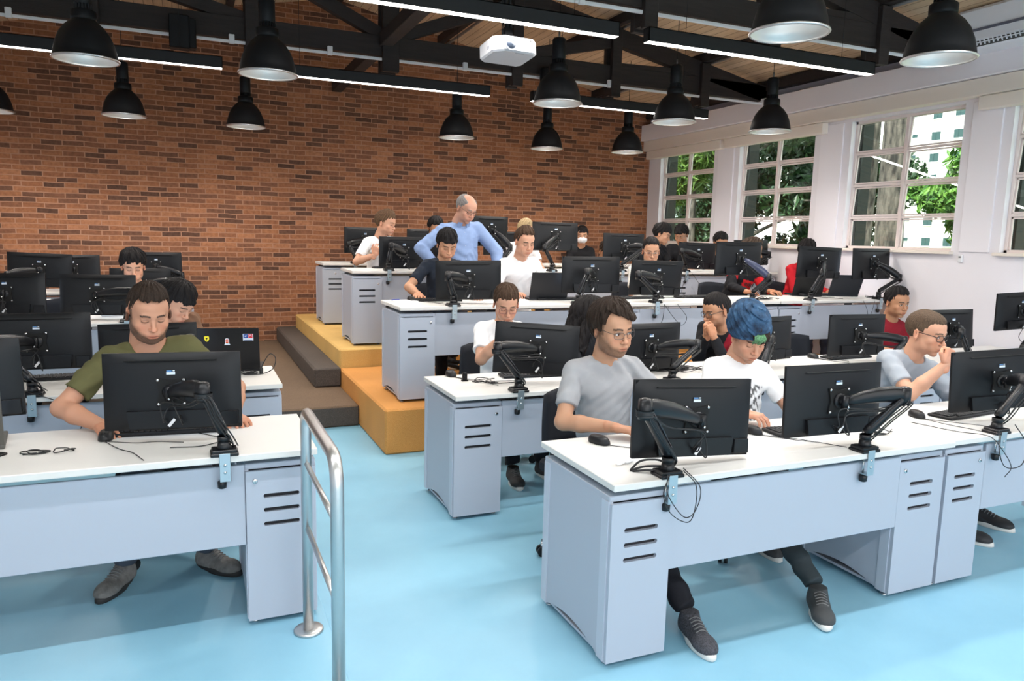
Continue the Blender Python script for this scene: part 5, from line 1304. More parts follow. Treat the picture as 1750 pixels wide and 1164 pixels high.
    mb = MB(); mb.box(low+np.array((.0, -.012, -.0)), (.012, .003, .038), rot=Ry(R(40))); mb.build('cable_tag', M_CABW, cb); cb.children[0].location = (0, 0, 0)
    return root
for i, k in enumerate(ARM): arm(k, i+1)

# ================================================================ DESKTOP THINGS
M_KEY = mat('keyboard_black', (.007, .007, .008, 1), .5, spec=.3); M_KEYC = mat('keycap_black', (.011, .011, .012, 1), .5, spec=.3)
def keyboard_proto():
    root = empty('keyboard', (0, 0, 0)); mb = MB(); mb.box((0, 0, .009), (.44, .135, .014), bev=.004); mb.box((0, -.045, .006), (.40, .02, .012)); mb.build('case', M_KEY, root)
    mb = MB()
    for r_ in range(6):
        n = 19 if r_ not in (0,) else 12; x = -.213
        for c in range(n):
            w = .0205 if n == 19 else (.021 if c not in (5,) else .11)
            if x+w > .214: break
            if not (14 < c < 16 and r_ == 1): mb.box((x+w/2, .050-.0195*(5-r_) if False else -.048+.0195*r_*-1+.098, .018), (w-.003, .0165, .006), bev=.0015)
            x += w+.0015
    mb.build('keys', M_KEYC, root); return root
KB = [((2.02, 2.68, .75), -4, 'black keyboard on the nearest right desk under the grey shirt man\'s hands'), ((2.74, 2.66, .75), -4, 'black keyboard under the beanie man\'s hands'), ((3.86, 2.66, .75), 6, 'black keyboard in front of the man resting his chin'),
      ((2.05, 4.36, .75), -5, 'black keyboard of the aisle side second row desk'), ((4.84, 4.36, .75), 2, 'black keyboard below the monitor left of the maroon shirt man'), ((3.02, 4.34, .75), 0, 'black keyboard behind the grey shirt man'),
      ((1.90, 6.02, 1.10), -8, 'black keyboard at the aisle end of the third row'), ((3.05, 5.98, 1.10), -6, 'black keyboard below the dark laptop in the third row'), ((3.93, 5.98, 1.10), 0, 'black keyboard below the tilted third row monitor'), ((4.55, 6.0, 1.10), 4, 'black keyboard left of the man in the black and red jacket'), ((6.25, 6.06, 1.10), 3, 'black keyboard at the window end of the third row'),
      ((-.86, 4.96, .77), 4, 'black keyboard on the second left desk'), ((-.10, 3.52, .77), -6, 'black keyboard under the olive shirt man\'s monitor'), ((5.45, 7.80, 1.284), 0, 'black keyboard in the fourth row near the windows'), ((2.0, 7.85, 1.284), 0, 'black keyboard in front of the curly haired man')]
kp = keyboard_proto()
for i, (p, a, lb) in enumerate(KB):
    o = kp if i == 0 else copy_tree(kp); o.location = p; o.rotation_euler = (0, 0, R(a+180)); tag(o, lb, 'keyboard', 'black keyboards')
def mouse_proto():
    root = empty('mouse', (0, 0, 0)); V = []; F = []; n = 16; rings = 8
    for j in range(rings+1):
        ph = j/rings*math.pi/2
        for i in range(n):
            a = 2*math.pi*i/n; cx, cy = math.cos(a), math.sin(a); sx = .031*np.sign(cx)*abs(cx)**.8; sy = .056*np.sign(cy)*abs(cy)**.8
            V.append((sx*math.cos(ph)**.5, sy*math.cos(ph)**.55+.006*math.sin(ph), .002+.036*math.sin(ph)**.8))
    for j in range(rings):
        for i in range(n): F.append((j*n+i, j*n+(i+1) % n, (j+1)*n+(i+1) % n, (j+1)*n+i))
    F.append(tuple(range(n-1, -1, -1))); F.append(tuple(rings*n+i for i in range(n)))
    mb = MB(); mb.add(V, F, None, True); mb.build('shell', mat('mouse_black', (.009, .009, .01, 1), .45, spec=.35), root)
    mb = MB(); mb.lathe([(.007, -.003), (.007, .003)], None, 12, c=(0, -.03, .030), rot=Ry(R(90))); mb.build('wheel', M_SLOT, root)
    return root
MO = [((1.655, 2.80, .75), 200, 'black mouse near the corner of the nearest right desk', (1.95, 2.5)), ((2.45, 2.72, .75), 190, 'black mouse left of the beanie man\'s keyboard', (2.62, 2.48)), ((3.55, 2.70, .75), 160, 'black mouse on the front desk left of the chin resting man\'s keyboard', (3.75, 2.36)),
      ((4.55, 4.42, .75), 170, 'black mouse in the second row left of a keyboard', (4.7, 4.2)), ((1.53, 4.50, .75), 180, 'black mouse at the aisle corner of the second row desk', (1.7, 4.2)), ((1.70, 6.06, 1.10), 180, 'black mouse under the navy shirt man\'s hand', (1.9, 5.8)),
      ((-.35, 3.47, .77), 178, 'black mouse under the olive shirt man\'s hand', (-.05, 3.30)), ((5.95, 6.0, 1.10), 180, 'black mouse near the window end of the third row', (6.2, 5.8))]
mop = mouse_proto()
for i, (p, a, lb, cend) in enumerate(MO):
    o = mop if i == 0 else copy_tree(mop); o.location = p; o.rotation_euler = (0, 0, R(a+180)); tag(o, lb, 'mouse', 'black computer mice')
    mb = MB(); s = R(a+180); p0 = np.array((math.sin(s)*.055, -math.cos(s)*.055, .006)); e = np.array((cend[0]-p[0], cend[1]-p[1], .004))
    pts = [p0, p0*.7+e*.3+np.array((.03, -.03, 0)), p0*.4+e*.6+np.array((.02, .0, 0)), e]
    Ri = Rz(-s); pts = [Ri@np.array((q[0], q[1], .004)) for q in pts]; mb.tube(spline(pts, 7), .0018, None, 5); mb.build('cord', M_CAB, o)
# laptops: lid faces the camera side (back of the lid visible)
def laptop(p, rz, lid, label, col=(.014, .014, .016, 1), w=.36, d=.245, stick=False, rough=.35):
    root = empty('laptop', p, R(rz), label, 'laptop'); m = mat('laptop_%d' % int(col[0]*1000), (col[0]*.55, col[1]*.55, col[2]*.55, 1) if col[0] < .05 else col, rough+.08, spec=.3)
    mb = MB(); mb.box((0, d/2, .010), (w, d, .018), bev=.004); mb.build('base', m, root)
    mb = MB(); mb.box((0, d*.62, .0195), (w*.86, d*.42, .002)); mb.build('keys', M_KEYC, root)
    mb = MB(); a = R(lid-90); Rm = Rx(a); c = np.array((0, .006, .016))+Rm@np.array((0, 0, d/2)); mb.box(c, (w, .007, d), bev=.003, rot=Rm); ld = mb.build('lid', m, root)
    mb = MB(); mb.box(c+Rm@np.array((0, .0042, .003)), (w-.02, .001, d-.025), rot=Rm); mb.build('screen', M_SCR, ld)
    if stick:
        def at(u, v, off=-.0043): return c+Rm@np.array((u*w/2, off, v*d/2))
        mb = MB(); sh = [(-.014, .014), (-.014, -.002), (-.009, -.013), (0, -.019), (.009, -.013), (.014, -.002), (.014, .014), (.007, .018), (0, .016), (-.007, .018)]
        mb.prism(sh[::-1][::-1][::1], .0008, mat('sticker_yellow', srgb(238, 220, 30), .4), rot=Rm, c=at(-.62, .50))
        mb.prism([(-.003, -.010), (.003, -.010), (.001, -.003), (.006, .001), (.004, .010), (0, .006), (-.004, .009), (-.006, .002), (-.002, -.002)], .0012, M_SLOT, rot=Rm, c=at(-.62, .50, -.0048)); mb.build('shield_sticker', None, ld)
        mb = MB(); mb.prism([(-.016, -.022), (.018, -.022), (.016, -.016), (.012, -.014), (.012, .012), (.008, .019), (0, .022), (-.008, .019), (-.012, .012), (-.012, -.014), (-.015, -.016)], .0008, M_STK, rot=Rm, c=at(.0, .36))
        mb.prism([(-.008, -.012), (.008, -.012), (.008, .010), (0, .016), (-.008, .010)], .0014, mat('sticker_orange', srgb(226, 92, 48), .4), rot=Rm, c=at(.0, .38)); mb.box(at(0, .38, -.0053), (.012, .001, .005), M_STK, rot=Rm); mb.box(at(0, .28, -.0053), (.010, .001, .004), mat('sticker_green', srgb(60, 140, 90), .4), rot=Rm); mb.build('arch_sticker', None, ld)
        mb = MB(); mb.box(at(.66, .56), (.062, .001, .044), M_STK, rot=Rm); mb.box(at(.585, .62, -.0052), (.025, .001, .026), mat('sticker_navy', srgb(26, 70, 150), .4), rot=Rm); mb.box(at(.735, .62, -.0052), (.025, .001, .026), mat('sticker_red', srgb(214, 50, 62), .4), rot=Rm)
        mb.box(at(.585, .62, -.0058), (.015, .001, .003), M_STK, rot=Rm@Ry(R(-40))); mb.box(at(.585, .62, -.0058), (.011, .001, .003), M_STK, rot=Rm@Ry(R(50)))
        for k in range(10):
            t = math.pi*k/9; mb.box(at(.735, .63, -.0058)+Rm@np.array((.007*math.cos(t), 0, .007*math.sin(t)-.002)), (.003, .001, .003), M_STK, rot=Rm)
        mb.box(at(.66, .42, -.0053), (.05, .001, .003), mat('sticker_navy', srgb(26, 70, 150), .4), rot=Rm); mb.build('travel_sticker', None, ld)
    return root
laptop((.20, 4.93, .77), -10, 100, 'black laptop with yellow, white and blue red stickers on the second left desk', stick=True, w=.38, d=.27)
laptop((-.88, 3.40, .77), 8, 104, 'laptop with a brownish grey lid at the left edge of the front left desk', col=(.10, .095, .085, 1), w=.36)
laptop((2.93, 5.95, 1.10), -6, 108, 'dark laptop with open lid in front of the white shirt man in the third row', col=(.018, .019, .024, 1))
laptop((6.02, 6.00, 1.10), -22, 112, 'black laptop in front of the person in red in the third row', col=(.012, .012, .013, 1), w=.32, d=.22)
laptop((6.45, 5.92, 1.10), -20, 115, 'slate coloured laptop with slanted lid by the window wall', col=(.03, .034, .044, 1), w=.34, d=.24)
laptop((-.52, 6.86, .93), 6, 100, 'silver laptop in front of the young man at far left', col=(.42, .42, .43, 1), w=.32, d=.22)
laptop((4.17, 6.00, 1.10), 8, 96, 'pale silver laptop behind the tilted third row monitor', col=(.6, .6, .56, 1), w=.33, d=.23)
def small(name, label, cat, mbf, m, loc, rz=0, group=None):
    mb = MB(); mbf(mb); o = mb.build(name, m, None, loc); o.rotation_euler = (0, 0, R(rz)); return tag(o, label, cat, group)
small('crumpled_tissue', 'white crumpled tissue on the corner of the nearest right desk', 'tissue', lambda b_: [b_.sphere((.022*i-.03, .014*math.sin(i*3), .006), .013+.003*math.sin(i*5), None, 7, (1.5, 1.1, .5)) for i in range(4)], mat('tissue', (.86, .86, .86, 1), .9, bump=.8, bscale=60), (1.60, 2.50, .75), 15)
small('webcam', 'small black webcam standing on the aisle corner of the second row desk', 'webcam', lambda b_: [b_.box((0, 0, .03), (.03, .026, .05), bev=.006), b_.box((0, 0, .004), (.04, .03, .008), bev=.003), b_.cyl((0, -.012, .04), (0, -.02, .04), .009, n=12)], M_MON2, (1.56, 4.32, .75))
small('smartphone', 'dark phone lying at the left edge of the front left desk', 'phone', lambda b_: b_.box((0, 0, .005), (.075, .15, .009), bev=.004), M_MON2, (-.75, 3.30, .77), -35)
small('power_adapter', 'black plug adapter beside the sticker laptop', 'adapter', lambda b_: [b_.box((0, 0, .02), (.022, .03, .04), bev=.005), b_.tube(spline([(0, 0, .035), (.03, .02, .09), (.06, .03, .12), (.09, .03, .09), (.07, 0, .03), (.0, -.02, .004), (-.1, -.02, .004)], 7), .003, None, 6)], M_CAB, (.385, 4.80, .77))
small('mouse_pad', 'white folded paper under the olive shirt man\'s keyboard', 'paper', lambda b_: b_.box((0, 0, .001), (.12, .09, .002)), mat('paper', (.8, .8, .8, 1), .8), (-.27, 3.58, .77), 10)
small('notebook', 'white notebook with a blue pen at the aisle end of the third row', 'notebook', lambda b_: [b_.box((0, 0, .004), (.20, .15, .008), bev=.002), b_.cyl((-.10, .02, .013), (-.02, .05, .013), .004, mat('pen_blue', srgb(40, 60, 170), .4), 8)], mat('paper', (.8, .8, .8, 1), .8), (1.62, 6.0, 1.10), 8)
# loose cable tangles
def tangle(p, label, n=5, r=.12, seed=0, off=(0, 0), drop=False, m=None):
    g = np.random.default_rng(seed); mb = MB()
    for q in range(n):
        t0 = g.uniform(0, 6.28); rr = r*g.uniform(.35, .8); turns = g.uniform(.7, 1.6); P = []
        c = np.array((off[0]*g.random(), off[1]*g.random()))+g.normal(size=2)*r*.25; el_ = g.uniform(.35, .7)
        for i in range(12):
            t = t0+turns*2*math.pi*i/11; w_ = rr*(1+.25*math.sin(2.3*t+q))
            P.append((c[0]+w_*math.cos(t), c[1]+w_*el_*math.sin(t), .004+.005*q*(.5+.5*math.sin(1.7*t))))
        mb.tube(spline(P, 4), .0024, None, 5)
    o = mb.build('cable_tangle', m or M_CAB, None, p); return tag(o, label, 'cables', 'loose black cables on the desks')
def drape(path, label, r=.0022, loc=(0, 0, 0)):
    mb = MB(); P0 = np.array(path[0], float); mb.tube(spline([np.array(q)-P0 for q in path], 8), r, None, 6); return tag(mb.build('cable', M_CAB, None, tuple(P0)), label, 'cable', 'dangling black cables')
tangle((1.62, 4.22, .75), 'tangle of thin black cables at the aisle corner of the second row desk', 4, .10, 1, (.15, .0)); tangle((3.05, 4.22, .75), 'tangle of black cables behind the grey shirt man', 6, .14, 2, (.3, .05)); tangle((2.95, 2.52, .75), 'loops of black cable right of the beanie man\'s monitor', 4, .07, 3, (.15, .05))
tangle((3.18, 5.72, 1.10), 'tangle of cables behind the dark third row laptop', 6, .10, 4, (.2, 0)); tangle((5.1, 5.72, 1.10), 'tangle of cables before the black and red jacket', 6, .10, 5, (.2, 0)); tangle((.25, 4.80, .77), 'black cables trailing from the sticker laptop', 4, .09, 6, (.1, 0)); tangle((-.60, 3.33, .77), 'black cable loop right of the brownish laptop', 3, .06, 7, (.12, 0))
tangle((5.2, 4.2, .75), 'tangle of cables beside the arm in front of the maroon shirt man', 4, .10, 8, (.2, 0)); tangle((6.65, 5.75, 1.10), 'cable loops by the window end of the third row', 4, .08, 9, (.05, 0))
for i, (a, b_) in enumerate(((0, .0), (.012, .02), (-.012, .03))):
    pass
drape([(1.58, 2.42, .753), (1.61, 2.40, .79), (1.66, 2.37, .80), (1.70, 2.345, .79)], 'thick black cable from the desk hole to the nearest arm, upper', .0045)
drape([(1.57, 2.41, .753), (1.61, 2.375, .775), (1.66, 2.35, .78), (1.70, 2.335, .775)], 'thick black cable from the desk hole to the nearest arm, middle', .0045)
drape([(1.575, 2.40, .753), (1.61, 2.36, .765), (1.66, 2.335, .765), (1.70, 2.325, .765)], 'thick black cable from the desk hole to the nearest arm, lower', .0045)
drape([(1.66, 2.27, .77), (1.62, 2.25, .70), (1.66, 2.25, .62), (1.74, 2.25, .575), (1.77, 2.25, .62), (1.77, 2.25, .72), (1.72, 2.27, .78)], 'thin cable loop hanging at the clamp of the nearest arm', .002)
drape([(1.72, 2.27, .79), (1.79, 2.25, .71), (1.775, 2.25, .62), (1.72, 2.25, .60), (1.64, 2.25, .70), (1.65, 2.27, .77)], 'second thin cable loop hanging at the clamp of the nearest arm', .002)
drape([(3.40, 2.62, .754), (3.45, 2.40, .756), (3.52, 2.29, .756), (3.58, 2.26, .70), (3.66, 2.25, .60), (3.62, 2.25, .55)], 'thin cable crossing the front desk edge at right', .002)
drape([(3.60, 2.29, .78), (3.56, 2.25, .68), (3.62, 2.25, .60), (3.74, 2.25, .60), (3.76, 2.25, .70), (3.70, 2.28, .80)], 'cable loop hanging from the arm at the right edge', .0024)
drape([(3.86, 5.50, 1.09), (3.95, 5.49, .98), (4.05, 5.49, .90), (4.10, 5.49, .97), (4.0, 5.50, 1.09)], 'cable loop hanging under the tilted third row monitor', .0025); drape([(3.86, 5.50, 1.09), (3.84, 5.49, .95), (3.77, 5.49, .86)], 'cable hanging straight under the tilted third row monitor', .0025)
drape([(5.50, 7.31, 1.27), (5.60, 7.30, 1.15), (5.66, 7.30, 1.02), (5.52, 7.30, .98), (5.36, 7.30, 1.05), (5.44, 7.31, 1.26)], 'long cable loop hanging in the fourth row near the windows', .0025)
drape([(6.28, 5.50, 1.09), (6.33, 5.49, 1.0), (6.36, 5.49, .90), (6.40, 5.49, .98), (6.44, 5.50, 1.09)], 'thin cable hanging at the window end of the third row', .002)
drape([(-.80, 4.45, .80), (-.62, 4.43, .72), (-.56, 4.43, .60), (-.66, 4.43, .50), (-.72, 4.43, .42)], 'thin cable hanging in front of the second left desk', .0025)
drape([(6.60, 4.10, .97), (6.56, 4.10, .90), (6.62, 4.10, .85), (6.70, 4.10, .86)], 'thin cable hanging below the monitor at the right edge', .0025)
drape([(.0, 3.46, .772), (.10, 3.30, .775), (.02, 3.22, .774), (-.10, 3.24, .773)], 'thin cable curving over the front left desk below the monitor', .002)
# ================================================================ CHAIRS
M_CH = mat('chair_fabric', (.022, .024, .030, 1), .9, bump=.3, bscale=300, spec=.15); M_CHP = mat('chair_plastic', (.008, .008, .009, 1), .45, spec=.3)
def chair_proto():
    root = empty('office_chair', (0, 0, 0))       # sitter faces -y
    mb = MB(); mb.box((0, 0, .455), (.46, .45, .07), bev=.025); mb.build('seat', M_CH, root)
    mb = MB(); n = 9; V = []; F = []
    for j in range(7):
        for i in range(n):
            u = -1+2*i/(n-1); V.append((u*.20*(1-.12*(j/6)**2), .225+.03*(j/6)-.05*(1-u*u)*-.4-.03*u*u, .54+.30*j/6-.02*u*u*(j/6)))
    m_ = len(V); V += [(x, y+.04, z) for x, y, z in V]
    for j in range(6):
        for i in range(n-1): a = j*n+i; F.append((a, a+1, a+n+1, a+n)); F.append((m_+a+n, m_+a+n+1, m_+a+1, m_+a))
    for i in range(n-1): F.append((i+1, i, m_+i, m_+i+1)); a = 6*n+i; F.append((a, a+1, m_+a+1, m_+a))
    for j in range(6): a = j*n; F.append((a, a+n, m_+a+n, m_+a)); a = j*n+n-1; F.append((a+n, a, m_+a, m_+a+n))
    mb.add(V, F, None, True); mb.build('backrest', M_CH, root)
    mb = MB(); mb.box((0, .285, .54), (.06, .02, .26), bev=.006); mb.box((0, .17, .41), (.06, .25, .02)); mb.build('back_bracket', M_CHP, root)
    mb = MB(); mb.cyl((0, 0, .10), (0, 0, .42), .025, n=14); mb.cyl((0, 0, .08), (0, 0, .22), .034, n=14); mb.build('column', M_CHP, root)
    mb = MB()
    for k in range(5):
        a = 2*math.pi*k/5+.3; e = np.array((math.cos(a)*.29, math.sin(a)*.29, .075)); mb.tube([(0, 0, .11), e*np.array((.5, .5, 1))+np.array((0, 0, .02)), e], .02, None, 8, rads=[.028, .022, .016])
    mb.build('star_base', M_CHP, root)
    for k in range(5):
        a = 2*math.pi*k/5+.3; c = np.array((math.cos(a)*.29, math.sin(a)*.29, .0)); mb = MB(); ax = np.array((-math.sin(a), math.cos(a), 0))
        for s in (-1, 1): mb.cyl(c+ax*s*.006+np.array((0, 0, .028)), c+ax*s*.024+np.array((0, 0, .028)), .027, n=16)
        mb.cyl(c+np.array((0, 0, .03)), c+np.array((0, 0, .08)), .008, M_CHR, 8); mb.build('caster', M_CHP, root)
    return root
# ================================================================ PEOPLE
S1 = (.50, .250, .155); S2 = (.56, .300, .195); S3 = (.40, .20, .11); S4 = (.47, .25, .150)
BLK = (.012, .010, .010); DKB = (.030, .018, .012); BRN = (.070, .040, .024); LBR = (.13, .075, .042)
CHP = [None]
def sit(rz, floor, o):
    """chair under a seated person"""
    if CHP[0] is None: CHP[0] = chair_proto(); c = CHP[0]
    else: c = copy_tree(CHP[0])
    return c
def seat(x, y, floor, rz, label):
    c = sit(0, 0, 0); c.location = (x, y, floor); c.rotation_euler = (0, 0, R(rz)); tag(c, label, 'chair', 'dark office chairs'); return c
W_ = ('white', (.80, .80, .80, 1))
NAVYT = ('dark_trousers', (.030, .035, .055, 1)); JEAN = ('blue_grey_trousers', (.06, .075, .10, 1)); BLKT = ('black_trousers', (.014, .014, .018, 1))
sh_grey = mat('shoe_grey', (.17, .165, .155, 1), .8, bump=.6, bscale=120, var=.25, vscale=40); sole_blk = mat('sole_black', (.02, .02, .02, 1), .7)
sh_knit = mat('shoe_knit', (.055, .055, .065, 1), .85, bump=.9, bscale=220, var=.6, vscale=160); sh_dark = mat('shoe_charcoal', (.045, .048, .05, 1), .7, bump=.3, bscale=200)

# --- front row
person('man in an olive green t-shirt with short dark hair and beard, hand on a mouse', (-.162, 3.70, 1.240), yaw=13, pitch=20, tyaw=2, floor=.02, skin=S1, hairc=DKB,
       hair=dict(side=.002, top=.022, back=.006, amp=.0030, line=.087, f=1.6, round=.25, fwd=-.006), P=dict(beard=.95, gaze='down', wide=1.06, jaw=1.15, neck=1.22, seed=2.0), q=2, build=1.08,
       shirt=('olive', (.105, .098, .040, 1)), trouser=JEAN, shoe=sh_grey, shoe_sole=sole_blk, pelvis=(-.13, 4.02, .52),
       hands={-1: ((-.375, 3.58, .800), (.35, -1, -.12), (0, .05, 1), 'mouse'), 1: ((.165, 3.60, .797), (.35, -1, -.05), (0, 0, 1), 'type')},
       elbows={-1: (-1.2, .0, -.7), 1: (1, .2, -.8)}, feet={-1: (-.33, 3.70, .02, -.45, -1, 0), 1: (.03, 3.74, .02, .85, -1, 0)})
def ex4(root, tf, HR, HC, d):
    pass
person('bearded man with thin glasses and a heather grey t-shirt, typing', (1.895, 3.02, 1.207), yaw=6, pitch=10, roll=-3, tyaw=-4, skin=S4, hairc=DKB,
       hair=dict(side=.015, top=.026, back=.020, amp=.0058, line=.074, diag=-.42, edge=.6, vol=.004, fringe=(.028, .072, .040, .022), f=1.0, round=.1, earz=.0), P=dict(beard=.65, gaze='fwd', gx=.002, seed=3.3, smile=True, nose=1.2), q=2, build=1.0,
       shirt=('heather_grey', (.34, .34, .35, 1)), trouser=BLKT, shoe=sh_knit, glasses=dict(r=.0013, h=.015, m=mat('glasses_thin', (.10, .09, .09, 1), .3, .8)),
       pelvis=(1.90, 3.17, .52), hands={-1: ((1.76, 2.86, .800), (.75, -.75, -.08), (0, .1, 1), 'type'), 1: ((2.12, 2.84, .80), (-.35, -1, -.1), (0, 0, 1), 'type')},
       elbows={-1: (-1.0, .55, -.6), 1: (1, .4, -.7)}, feet={-1: (1.90, 2.40, 0, -.22, -1, 0), 1: (2.02, 3.15, 0, .2, -1, 0)})
def beanie(root, tf, HR, HC, d):
    F = Field((-.14, -.15, -.06), (.14, .17, .21), .0026)
    F.ell((0, .028, .050), (.098, .118, .090), k=0); F.ell((.0, .055, .095), (.085, .095, .070), k=.04); F.ell((0, .02, .035), (.094, .112, .05), k=.03)
    X, Y, Z = np.meshgrid(*[a.astype(np.float32) for a in F.ax], indexing='ij', sparse=True)
    q = Z-.45*(Y+.02)*1.0
    F.F += (.0035*np.sin(q*230+3*np.sin(X*30+Y*22)+2*np.sin(Y*45))+.0018*np.sin(q*520+X*60)+.0008*np.sin(np.arctan2(X, Y)*150)).astype(np.float32)
    F.F = np.maximum(F.F, -(Z-(.040-.50*(Y+.10)))); F.F = np.maximum(F.F, -(Z+.030))
    V, Q = F.mesh(); m, nt, b, N, L = nodes_mat('beanie_knit'); tc = N('ShaderNodeTexCoord'); n = N('ShaderNodeTexNoise'); n.inputs['Scale'].default_value = 22; n.inputs['Detail'].default_value = 6
    L(tc.outputs['Object'], n.inputs['Vector']); r = ramp(nt, [(.3, srgb(16, 32, 52)), (.6, srgb(42, 76, 108)), (.8, srgb(92, 122, 144))]); L(n.outputs['Fac'], r.inputs['Fac']); L(r.outputs['Color'], b.inputs['Base Color']); b.inputs['Roughness'].default_value = .95
    np_mesh('beanie', V@HR.T*HS+HC, Q, m, root)['label'] = 'dark blue knitted beanie'
def print_white(V, Sc, B, SH, el, wr):
    c = np.tile(np.array((.80, .80, .80)), (len(V), 1)); L = (V-Sc)@B; u = (L[:, 0]-.01)/.085; v = (L[:, 2]+.235)/.115
    k = (np.abs(u) < 1)*(np.abs(v) < 1)*(L[:, 1] < -.02)
    n = np.sin(u*9+3*np.sin(v*7))+np.sin(v*11+2.5*np.sin(u*8))+.8*np.sin(u*23+v*17)
    c[(k > 0) & (n > .35)] = (.12, .12, .12); c[(k > 0) & (n > -.2) & (n <= .35)] = (.5, .5, .5); return c
person('person in a dark blue beanie with green fringe and a white printed t-shirt', (2.743, 3.06, 1.111), yaw=-12, pitch=27, roll=0, tyaw=-10, skin=S2, hairc=DKB,
       hair=dict(side=.004, top=-.010, back=.002, amp=.003, line=.060, f=1.4, earz=-.02, round=.1), P=dict(beard=.22, gaze='down', seed=5.1, streak=True, nose=1.3, wide=.96), q=2, build=.93,
       shirt=('white_print', print_white), trouser=('charcoal_joggers', (.035, .045, .05, 1)), shoe=sh_dark, extras=beanie,
       pelvis=(2.72, 3.14, .52), hands={-1: ((2.55, 2.90, .800), (.4, -1, -.05), (0, 0, 1), 'type'), 1: ((2.84, 2.86, .800), (-.1, -1, -.1), (0, 0, 1), 'type')},
       elbows={-1: (-1.0, .3, -.9), 1: (1, .4, -.8)}, feet={-1: (2.585, 2.36, 0, -.72, -1, 0), 1: (2.82, 3.02, 0, -.2, -1, 0)})
def print_grey(V, Sc, B, SH, el, wr):
    c = np.tile(np.array((.33, .36, .40)), (len(V), 1)); L = (V-Sc)@B; k = (np.abs(L[:, 0]+.0) < .09)*(np.abs(L[:, 2]+.17+.2*L[:, 0]) < .022)*(L[:, 1] < -.02); c[k > 0] = (.04, .12, .42); return c
person('man in a light grey t-shirt with cropped hair and dark glasses, fist at his mouth', (4.062, 2.98, 1.124), yaw=10, pitch=12, roll=0, tyaw=-18, skin=S2, hairc=(.10, .065, .042),
       hair=dict(side=.0035, top=.002, back=.003, amp=.0009, line=.070, f=3, round=.3), P=dict(gaze='fwd', seed=7.7, nose=1.6, gx=.003), q=2, build=1.03,
       shirt=('grey_print', print_grey), trouser=NAVYT, glasses=dict(r=.0022, h=.0165, m=mat('glasses_black', (.02, .012, .012, 1), .3)),
       pelvis=(3.98, 3.36, .52), hands={-1: ((3.985, 2.88, 0.985), (.30, .0, .85), (.15, -1, .0), 'fist'), 1: ((4.12, 2.86, .80), (-.6, -.8, 0), (0, 0, 1), 'type')},
       elbows={-1: (-.8, -.7, -1.4), 1: (1, .3, -.9)}, feet={-1: (4.0, 2.75, 0, .3, -1, 0), 1: (4.35, 2.85, 0, .2, -1, 0)})
# --- second row
person('man in a white t-shirt with round glasses covering his mouth with his hand', (2.028, 4.75, 1.146), yaw=-14, pitch=24, tyaw=-8, skin=S2, hairc=BRN,
       hair=dict(side=.008, top=.022, back=.008, amp=.005, line=.068, f=1.2, round=.3), P=dict(gaze='down', seed=1.2), q=2, shirt=W_, trouser=BLKT, glasses=dict(r=.0015, h=.019, m=mat('glasses_rose', (.20, .08, .09, 1), .3, .5)),
       pelvis=(2.06, 4.98, .52), shoe=mat('shoe_black', (.02, .02, .022, 1), .6), hands={-1: ((1.935, 4.60, .985), (.30, -.05, .85), (-.1, -1, .1), 'fist'), 1: ((2.22, 4.50, .80), (-.5, -1, 0), (0, 0, 1), 'type')},
       elbows={-1: (-.7, -.2, -1.4), 1: (1, .3, -.9)}, feet={-1: (1.98, 4.48, 0, -.2, -1, 0), 1: (2.22, 4.52, 0, .2, -1, 0)})
person('person with long black hair and a black sweater, turned away to the right', (2.87, 4.88, 1.061), yaw=75, pitch=12, tyaw=40, skin=S4, hairc=BLK,
       hair=dict(long=True, side=.014, top=.018, back=.016, amp=.006, line=.07, f=1.2), P=dict(gaze='down', seed=4.2), q=1, build=.95, shirt=('black_knit', (.010, .011, .014, 1)), sleeve='long', trouser=BLKT, pelvis=(2.75, 5.02, .52),
       hands={-1: ((2.75, 4.60, .80), (.5, -1, 0), (0, 0, 1), 'loose'), 1: ((3.1, 4.62, .80), (.3, -1, 0), (0, 0, 1), 'loose')}, feet={-1: (2.75, 4.6, 0, .2, -1, 0), 1: (2.98, 4.6, 0, .2, -1, 0)})
def raglan(V, Sc, B, SH, el, wr):
    c = np.tile(np.array((.012, .012, .014)), (len(V), 1)); L = (V-Sc)@B
    d = np.minimum(np.linalg.norm(V-SH[1], axis=1), np.linalg.norm(V-(SH[1]+el[1])/2, axis=1)); d0 = np.minimum(np.linalg.norm(V-SH[-1], axis=1), np.linalg.norm(V-(SH[-1]+el[-1])/2, axis=1))
    c[(d < .155) & (np.abs(L[:, 0]) > .07)] = (.26, .012, .025); return c
person('man with dark glasses in a crimson and black top, hands clasped by his chin', (3.70, 4.70, 1.088), yaw=-88, pitch=16, tyaw=-72, skin=S3, hairc=BLK,
       hair=dict(side=.002, top=.024, back=.006, amp=.0026, line=.064, f=1.6, round=.3), P=dict(beard=.25, gaze='fwd', gx=-.003, seed=6.1, nose=1.5, wide=1.03), q=2, build=1.0, shirt=('raglan', raglan), sleeve='long', trouser=BLKT,
       glasses=dict(r=.0022, h=.018, m=mat('glasses_black', (.02, .012, .012, 1), .3)), pelvis=(3.98, 4.92, .52),
       hands={-1: ((3.63, 4.60, .945), (-.25, -.1, .9), (-.5, .6, .1), 'fist'), 1: ((3.62, 4.50, .945), (-.3, .25, .85), (.2, -.9, .1), 'fist')}, elbows={-1: (-.2, .1, -1), 1: (.3, -.2, -1)}, feet={-1: (3.75, 4.6, 0), 1: (4.0, 4.6, 0)})
